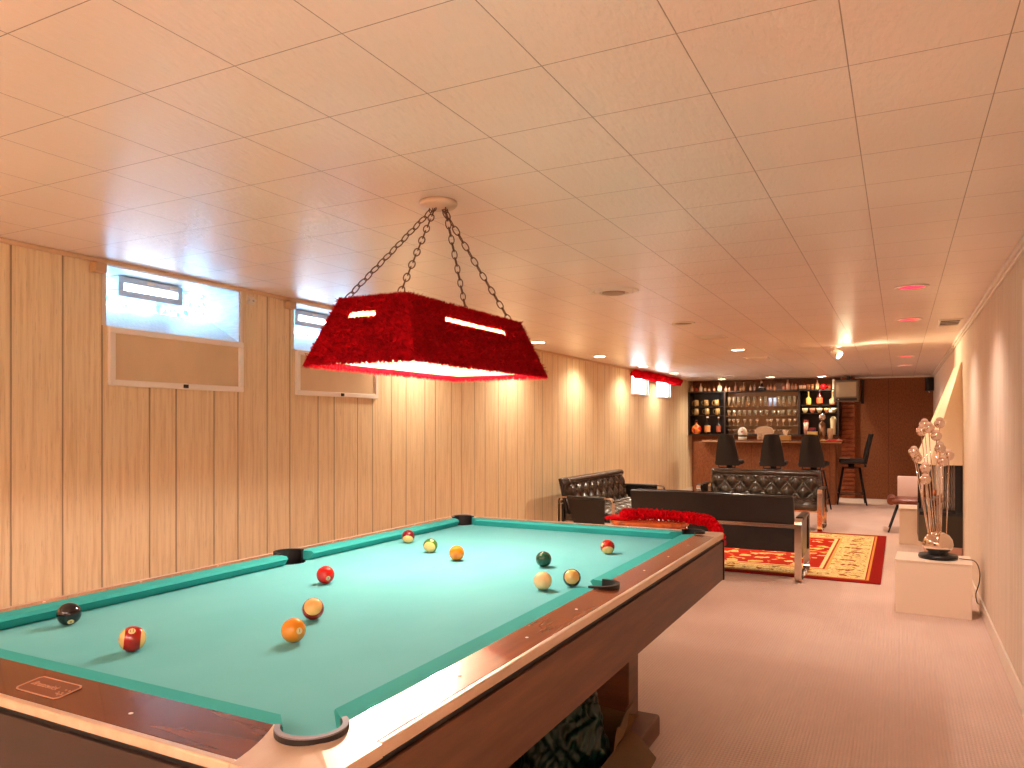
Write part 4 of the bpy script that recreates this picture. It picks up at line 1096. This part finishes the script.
b = MB(); b.lathe([(0, 0), (.04, 0), (.045, .03), (.03, .09), (0, .095)], 16); tag(b.build('brown_jar', cmat((170, 80, 44), .35), None, (-1.095, YS + .05, 1.9084)), 'brown jar right of the red pot', 'jar')
b = MB(); b.box((-.022, -.022, 0), (.022, .022, .17), .004); tag(b.build('white_carton', cmat((244, 228, 204), .5), None, (-1.02, YS, 1.9084)), 'tall narrow white carton at the right end of the top row', 'carton')
ORD = ('first', 'second', 'third', 'fourth', 'fifth', 'sixth', 'seventh', 'eighth', 'ninth', 'tenth', 'eleventh', 'twelfth', 'thirteenth')
# glass mugs, left unit
for z, gx, word in ((1.632, (-3.405, -3.223, -3.030), 'upper'), (1.470, (-3.405, -3.207, -3.010), 'middle')):
    for i, x in enumerate(gx):
        t = thing('glass_mug', '%s of three clear glass mugs on the %s left shelf' % (('left', 'middle', 'right')[i], word), 'mug', (x, YS, z + .0004), 0, 'glass mugs on the %s left shelf' % word)
        b = MB(); b.lathe([(0, 0), (.038, 0), (.046, .03), (.040, .12), (.037, .12), (.042, .03), (.034, .008), (0, .008)], 20); b.build('mug_body', cmat((176, 140, 88), .12, trans=.35), t)
        b = MB(); b.tube([(-.042, 0, .10), (-.075, 0, .095), (-.082, 0, .06), (-.070, 0, .03), (-.044, 0, .03)], .006, 8); b.build('handle', cmat((176, 140, 88), .12, trans=.35), t)
# bottles, left bottom shelf
t = thing('round_flask', 'round red and orange flask bottle on the bottom left shelf', 'bottle', (-3.405, YS, 1.1154))
b = MB(); b.lathe([(0, 0), (.05, 0), (.085, .04), (.092, .09), (.075, .14), (.03, .17), (.016, .185), (.016, .235), (0, .235)], 24); b.build('bottle_body', mat('red_orange_label', (196, 34, 20), .3, vary=((246, 150, 60), 14.0, .45, .55)), t)
b = MB(); b.lathe([(0, .22), (.022, .22), (.022, .262), (0, .262)], 14); b.build('cap', cmat((60, 20, 16), .4), t)
bottle(-3.200, 1.115, .055, .318, (14, 12, 14), (226, 150, 90), (216, 190, 170), 'black bottle with orange label and pale cap on the bottom left shelf', neck=.34)
bottle(-2.995, 1.115, .042, .312, (22, 16, 16), (176, 90, 60), (206, 176, 150), 'slim dark bottle with red brown label, right end of the bottom left shelf', neck=.34)
# right unit
bottle(-1.430, 1.638, .040, .235, (190, 160, 90), (240, 206, 100), (216, 170, 110), 'slim bottle with yellow label on the upper right shelf', neck=.40)
bottle(-1.248, 1.638, .052, .245, (70, 22, 14), (236, 96, 50), (40, 26, 40), 'square shouldered bottle with orange red label on the upper right shelf', neck=.26)
bottle(-1.037, 1.638, .056, .240, (206, 130, 90), (226, 156, 120), (236, 200, 140), 'round bodied tan bottle with long pale neck on the upper right shelf', neck=.52, nr=.25)
for x, c, lab in ((-1.487, (196, 180, 140), 'grey green bowl at the left of the bowl row'), (-1.367, (196, 120, 96), 'pink bowl second in the bowl row'), (-1.251, (200, 180, 140), 'cream bowl in the middle of the bowl row'), (-1.130, (226, 156, 96), 'orange bowl fourth in the bowl row'), (-1.018, (206, 196, 160), 'pale green bowl at the right of the bowl row')):
    b = MB(); b.lathe([(0, 0), (.022, 0), (.024, .008), (.044, .04), (.050, .08), (.046, .08), (.040, .042), (.02, .014), (0, .014)], 22); tag(b.build('small_bowl', cmat(c, .3), None, (x, YS, 1.4984)), lab, 'bowl', 'bowls on the narrow right shelf')
b = MB(); b.box((-.022, -.02, 0), (.022, .02, .055), .006); tag(b.build('white_pot', cmat((250, 240, 222), .4), None, (-1.066, YS - .07, 1.4984)), 'tiny white pot between the two right hand bowls', 'pot')
t = thing('straw_glass', 'tall pink glass holding straws on the bottom right shelf', 'glass', (-1.472, YS, 1.1154))
b = MB(); b.lathe([(0, 0), (.030, 0), (.044, .21), (.041, .21), (.027, .008), (0, .008)], 20); b.build('glass_body', cmat((206, 150, 130), .2), t)
for dx, dy in ((.012, 0), (.0, .012), (-.01, -.006)): b = MB(); b.cyl((dx * .5, dy, .02), (dx * 3, dy, .262), .004, n=8); b.build('straw', cmat((176, 60, 50), .4), t)
t = thing('cup_dispenser', 'tall cream column of stacked cups on the bottom right shelf', 'cups', (-1.027, YS, 1.1154))
b = MB()
prof = [(0, 0), (.036, 0)]
for k in range(12): prof += [(.038 + .0012 * k, .02 + k * .022), (.041 + .0012 * k, .030 + k * .022)]
prof += [(.036, .30), (.02, .318), (0, .32)]
b.lathe(prof, 20); b.build('cup_stack', cmat((226, 206, 160), .4), t)
# glasses in the middle
def glass_proto(kind):
    b = MB()
    if kind == 'tall': p = [(0, 0), (.027, 0), (.032, .175), (.029, .175), (.024, .012), (0, .012)]
    elif kind == 'tumbler': p = [(0, 0), (.026, 0), (.032, .105), (.029, .105), (.024, .012), (0, .012)]
    elif kind == 'wine': p = [(0, 0), (.028, 0), (.026, .004), (.005, .010), (.004, .055), (.022, .072), (.030, .10), (.027, .128), (.025, .128), (.026, .10), (.018, .076), (0, .070)]
    else: p = [(0, 0), (.026, 0), (.024, .004), (.004, .008), (.004, .050), (.034, .075), (.040, .088), (.037, .088), (.004, .056), (0, .056)]
    b.lathe(p, 14)
    return b.build('drinking_glass', M_glass)
rows = [('tall', 1.622, (-2.799, -2.715, -2.632, -2.549, -2.459, -2.354, -2.243, -2.162, -1.929, -1.85, -1.75, -1.664), '%s tall clear glass from the left on the top glass shelf of the bar unit', 'glasses on the top glass shelf'),
        ('tumbler', 1.450, (-2.807, -2.708, -2.617, -2.526, -2.436, -2.335, -2.236, -2.14, -2.023, -1.929, -1.857, -1.757, -1.657), '%s clear tumbler from the left on the second glass shelf of the bar unit', 'tumblers on the second glass shelf'),
        ('wine', 1.268, (-2.799, -2.723, -2.647, -2.526, -2.421, -2.31, -2.125, -2.06, -1.951, -1.85, -1.75, -1.657), '%s stemmed glass from the left on the third glass shelf of the bar unit', 'stemmed glasses on the third glass shelf'),
        ('coupe', 1.115, (-2.799, -2.708, -2.632, -2.451, -2.362, -2.096, -2.009, -1.922, -1.835, -1.75), '%s shallow stemmed glass from the left on the bottom board of the bar unit', 'shallow glasses on the bottom board')]
for kind, z, gx, lab, grp in rows:
    P0 = None
    for i, x in enumerate(gx):
        o = glass_proto(kind) if P0 is None else P0.copy()
        if P0 is None: P0 = o
        else: COL.objects.link(o)
        o.location = (x, YS + .02, z + .0004); tag(o, lab % ORD[i], 'glass', grp)
for i, x in enumerate((-2.075, -1.998)):
    b = MB(); b.lathe([(0, 0), (.03, 0), (.034, .15), (.030, .15), (.026, .01), (0, .01)], 16); tag(b.build('blue_glass', cmat((176, 196, 236), .15, trans=.3), None, (x, YS + .01, 1.6224)), 'left of the two tall bluish glasses on the top glass shelf' if i == 0 else 'right of the two tall bluish glasses on the top glass shelf', 'glass', 'bluish glasses')
# things on the counter
ZT = 1.0304
t = thing('domed_jar', 'white domed jar with a red star mark on the bar between the first two stools', 'jar', (-2.34, 12.98, ZT))
t.scale = (.84, .84, .84)
b = MB(); b.lathe([(0, 0), (.080, 0), (.086, .02), (.082, .07), (0, .07)], 26); b.build('jar_base', cmat((230, 214, 186), .4), t)
b = MB(); b.lathe([(.084, .07), (.090, .09), (.086, .105), (.0, .105)], 26); b.build('green_band', cmat((70, 84, 60), .4), t)
b = MB(); b.lathe([(.088, .105), (.092, .15), (.082, .20), (.055, .24), (.02, .256), (0, .258)], 26); b.build('dome', cmat((246, 234, 212), .35), t)
st = [(.026 * (1 if k % 2 == 0 else .45) * math.sin(PI * k / 5), .026 * (1 if k % 2 == 0 else .45) * math.cos(PI * k / 5)) for k in range(10)]
b = MB(); b.prism(st, 0, .004, M=Matrix.Translation((.005, -.0935, .165)) @ Matrix.Rotation(PI / 2, 4, 'X')); b.build('red_star', cmat((196, 26, 26), .4), t)
t = thing('straw_basket', 'cream rounded basket on the bar behind the middle stool', 'basket', (-2.00, 13.1, ZT))
b = MB(); b.grid(30, 12, lambda u, v: ((.15 + .0 * v) * math.cos(PI * u) * (1 - .25 * v * v), (v - .5) * .16, .11 + .12 * max(0, math.sin(PI * u)) ** .6)); b.box((-.12, -.07, 0), (.12, .07, .12), .03, 3, smooth=True); b.build('basket_body', mat('cream_wicker', (232, 200, 164), .6, vary=((206, 164, 120), 30.0, .4, .6)), t)
b = MB(); b.grid(30, 3, lambda u, v: (.15 * math.cos(PI * u), -.081 - .0 * v, .11 + .12 * max(0, math.sin(PI * u)) ** .6 * v)); b.build('front_face', cmat((226, 190, 150), .6), t)
t = thing('tissue_box', 'gold tissue box with a white tissue on the bar between the second and third stools', 'tissue box', (-1.660, 12.98, ZT))
b = MB(); b.box((-.085, -.05, 0), (.085, .05, .085), .006); b.build('carton', cmat((206, 156, 84), .5), t)
b = MB(); b.grid(8, 6, lambda u, v: ((u - .5) * (.05 + .05 * v), .01 * math.sin(u * 9 + v * 4), .085 + .085 * v + .008 * math.sin(u * 6))); b.build('tissue', cmat((250, 236, 206), .8), t)
t = thing('coffee_urn', 'silver urn topped by a round ball ornament on the bar behind the third stool', 'urn', (-1.103, 13.0, ZT))
b = MB(); b.lathe([(0, 0), (.055, 0), (.05, .02), (.042, .04), (.048, .07), (.055, .12), (.055, .26), (.04, .29), (.02, .30), (.015, .325), (0, .325)], 26); b.build('urn_body', mat('urn_metal', (150, 120, 96), .22, .9), t)
b = MB(); b.sphere((0, 0, .375), .056, 24, 16); b.build('ball_finial', M_chrome, t)
t = thing('yellow_carton', 'pale yellow carton on the bar left of the urn', 'carton', (-1.245, 12.94, ZT))
b = MB(); b.box((-.075, -.05, .0), (.075, .05, .15), .004); b.build('carton_body', cmat((240, 214, 130), .5), t)
b = MB(); b.box((-.07, -.0515, .02), (.07, -.050, .06)); b.build('carton_label', cmat((226, 170, 80), .5), t)
b = MB(); b.box((-.05, -.03, 0), (.05, .03, .06), .006); tag(b.build('red_packet', mat('red_blue_packet', (176, 40, 50), .4, vary=((90, 70, 120), 20.0, .45, .6)), None, (-1.245, 12.94, ZT + .1504)), 'red and blue packet lying on the yellow carton', 'packet')
b = MB(); b.lathe([(0, 0), (.030, 0), (.045, .13), (.047, .14), (.041, .20), (.038, .20), (0, .19)], 22); tag(b.build('paper_cups', cmat((232, 200, 160), .5), None, (-.985, 12.99, ZT)), 'cream paper cups stacked on the bar right of the urn', 'cups')
rn = random.Random(9)
for k, (x, y, c, lab) in enumerate(((-1.16, 12.80, (226, 150, 110), 'peach snack packet at the left of the packets on the bar end'), (-1.07, 12.80, (236, 190, 130), 'cream snack packet below the urn'), (-.99, 12.80, (226, 70, 50), 'red snack packet beside the cream one'), (-.92, 12.86, (216, 50, 50), 'dark red snack packet near the bar end'), (-.855, 12.92, (240, 150, 130), 'pink snack packet at the very end of the bar'))):
    b = MB(); b.grid(10, 8, lambda u, v: ((u - .5) * .085, (v - .5) * .07, .006 + .028 * (math.sin(PI * u) * math.sin(PI * v)) ** .5 + .004 * math.sin(13 * u + 7 * v + k)))
    b.box((-.0425, -.035, 0), (.0425, .035, .007)); tag(b.build('snack_packet', cmat(c, .35), None, (x, y, ZT), (0, 0, rn.uniform(-.5, .5))), lab, 'snack packet', 'snack packets on the bar end')

# ------------------------------------------------------------------ bar stools
M_stool = mat('black_vinyl', (26, 22, 20), .38, spec=.5)
M_stleg = mat('dark_metal_leg', (30, 20, 18), .35, .5)
def make_stool(label):
    s = thing('bar_stool', label, 'bar stool')
    b = MB(); b.box((-.20, -.19, .66), (.20, .20, .735), .035, 4, smooth=True); b.build('seat', M_stool, s)
    # backrest: tapering, rear at +y local
    def back(side):
        return lambda u, v: ((u - .5) * (.36 - .15 * v ** 1.5) * (1 if side else 1), .215 + .10 * v + .035 * (2 * u - 1) ** 2 * -1 + (.016 if side else -.022), .655 + .49 * v - .012 * (2 * u - 1) ** 2 * (v > .9))
    b = MB(); b.grid(14, 12, back(1)); b.grid(14, 12, back(0))
    for u in (0, 1): b.grid(1, 12, lambda a, v, u=u: tuple(Vector(back(0)(u, v)).lerp(Vector(back(1)(u, v)), a)))
    for v in (0, 1): b.grid(14, 1, lambda u, a, v=v: tuple(Vector(back(0)(u, v)).lerp(Vector(back(1)(u, v)), a)))
    b.build('backrest', M_stool, s)
    b = MB(); b.tube([(-.13, .20, .67), (-.12, .21, .62), (0, .19, .61), (.12, .21, .62), (.13, .20, .67)], .011, 8); b.cyl((0, 0, .58), (0, 0, .665), .05, n=16); b.build('swivel_bracket', M_stleg, s)
    tops = [(sx * .12, sy * .12) for sx, sy in ((1, 1), (-1, 1), (-1, -1), (1, -1))]; bots = [(sx * .215, sy * .215) for sx, sy in ((1, 1), (-1, 1), (-1, -1), (1, -1))]
    for (a, c), (d_, e_) in zip(tops, bots):
        b = MB(); b.tube([(a, c, .60), (d_, e_, .0)], .0125, 10); b.build('leg', M_stleg, s)
    b = MB(); b.box((-.13, -.13, .588), (.13, .13, .60), .004); b.build('seat_plate', M_stleg, s)
    k = .72
    ring = [(a + (d_ - a) * k, c + (e_ - c) * k) for (a, c), (d_, e_) in zip(tops, bots)]
    z = .60 * (1 - k)
    b = MB()
    for i in range(4):
        p0, p1 = ring[i], ring[(i + 1) % 4]; b.tube([(p0[0], p0[1], z), (p1[0], p1[1], z)], .010, 8)
    b.build('footrest', mat('footrest_metal', (120, 84, 66), .3, .8), s)
    return s
st0 = make_stool('black high backed bar stool at the left of the row facing the bar'); st0['group'] = 'black bar stools'
st0.location = (-2.40, 12.20, 0); st0.rotation_euler = (0, 0, PI)
for x, y, rz, lab in ((-1.735, 12.20, PI + .05, 'black high backed bar stool in the middle of the row facing the bar'), (-1.155, 12.20, PI - .06, 'black high backed bar stool at the right of the row, behind the tufted sofa'), (-.70, 13.42, -PI / 2 + .1, 'black bar stool standing sideways at the right end of the bar')):
    c = copy_tree(st0); c.location = (x, y, 0); c.rotation_euler = (0, 0, rz); c['label'] = lab
b = MB(); b.box((-.08, -.06, 0), (.08, .06, .012), .004); tag(b.build('folded_cloth', cmat((206, 190, 176), .7), None, (-.80, 13.42, .7355)), 'pale folded cloth on the seat of the sideways bar stool', 'cloth')

# ------------------------------------------------------------------ television and speaker
t = thing('television', 'grey box television hung under the ceiling at the right end of the bar shelves', 'television', (-.80, 13.86, 1.675), R(-10))
M_tv = mat('grey_tv_case', (126, 106, 84), .4); M_tvd = mat('dark_tv_back', (42, 34, 28), .5)
b = MB(); b.box((-.20, -.02, 0), (.20, .06, .36), .012, 3); b.build('tv_case', M_tv, t)
b = MB(); b.hexa([(-.18, .06, .02), (.18, .06, .02), (.18, .06, .34), (-.18, .06, .34), (-.11, .34, .07), (.11, .34, .07), (.11, .34, .29), (-.11, .34, .29)]); b.build('tv_back', M_tvd, t)
b = MB(); b.grid(12, 10, lambda u, v: ((u - .5) * .32, -.022 - .012 * math.sin(PI * u) * math.sin(PI * v), .085 + .245 * v)); b.build('tv_screen', mat('grey_crt_screen', (190, 172, 140), .12, spec=.8), t)
b = MB(); b.box((-.17, -.023, .02), (.17, -.02, .06), .002); b.build('control_strip', M_tvd, t)
b = MB(); b.cyl((-.12, -.026, .04), (-.12, -.02, .04), .010, n=12); b.build('power_button', M_chrome, t)
b = MB(); b.box((-.03, .12, .34), (.03, .20, .44)); b.box((-.15, .02, .36), (.15, .28, .375)); b.box((.20, .10, -.03), (.215, .30, .375)); b.box((-.02, .0, -.03), (.215, .30, -.018)); b.build('tv_bracket', M_lampblack, t)
t = thing('wall_speaker', 'small dark speaker hung in the top right corner of the brown wall', 'speaker', (.43, 14.05, 1.84), R(20))
b = MB(); b.box((-.05, -.06, 0), (.05, .06, .22), .008); b.build('speaker_box', M_lampblack, t)
b = MB(); b.box((-.042, -.064, .012), (.042, -.060, .208), .002); b.build('speaker_grille', mat('grille', (44, 38, 34), .8), t)
b = MB(); b.tube([(.0, .05, .05), (.03, .10, .0), (.05, .12, -.02)], .008, 8); b.build('mount_arm', M_white, t)

# brick pilaster between the bar shelves and the brown panelling
b = MB(); rp = random.Random(4)
b.box((-.90, YB - .06, 0), (-.70, YB, ZC))
for k in range(28):
    z = .004 + k * .0752
    b.box((-.90 - rp.uniform(0, .012), YB - .085 - rp.uniform(0, .02), z), (-.70 + rp.uniform(0, .012), YB - .06, z + .063), .008, 2)
struct(b.build('trim_4', mat('orange_brown_brick', (172, 96, 54), .75, vary=((140, 70, 36), 12.0, .4, .65), bump=(60, .5, .004))), 'rough brick pilaster beside the bar shelves')
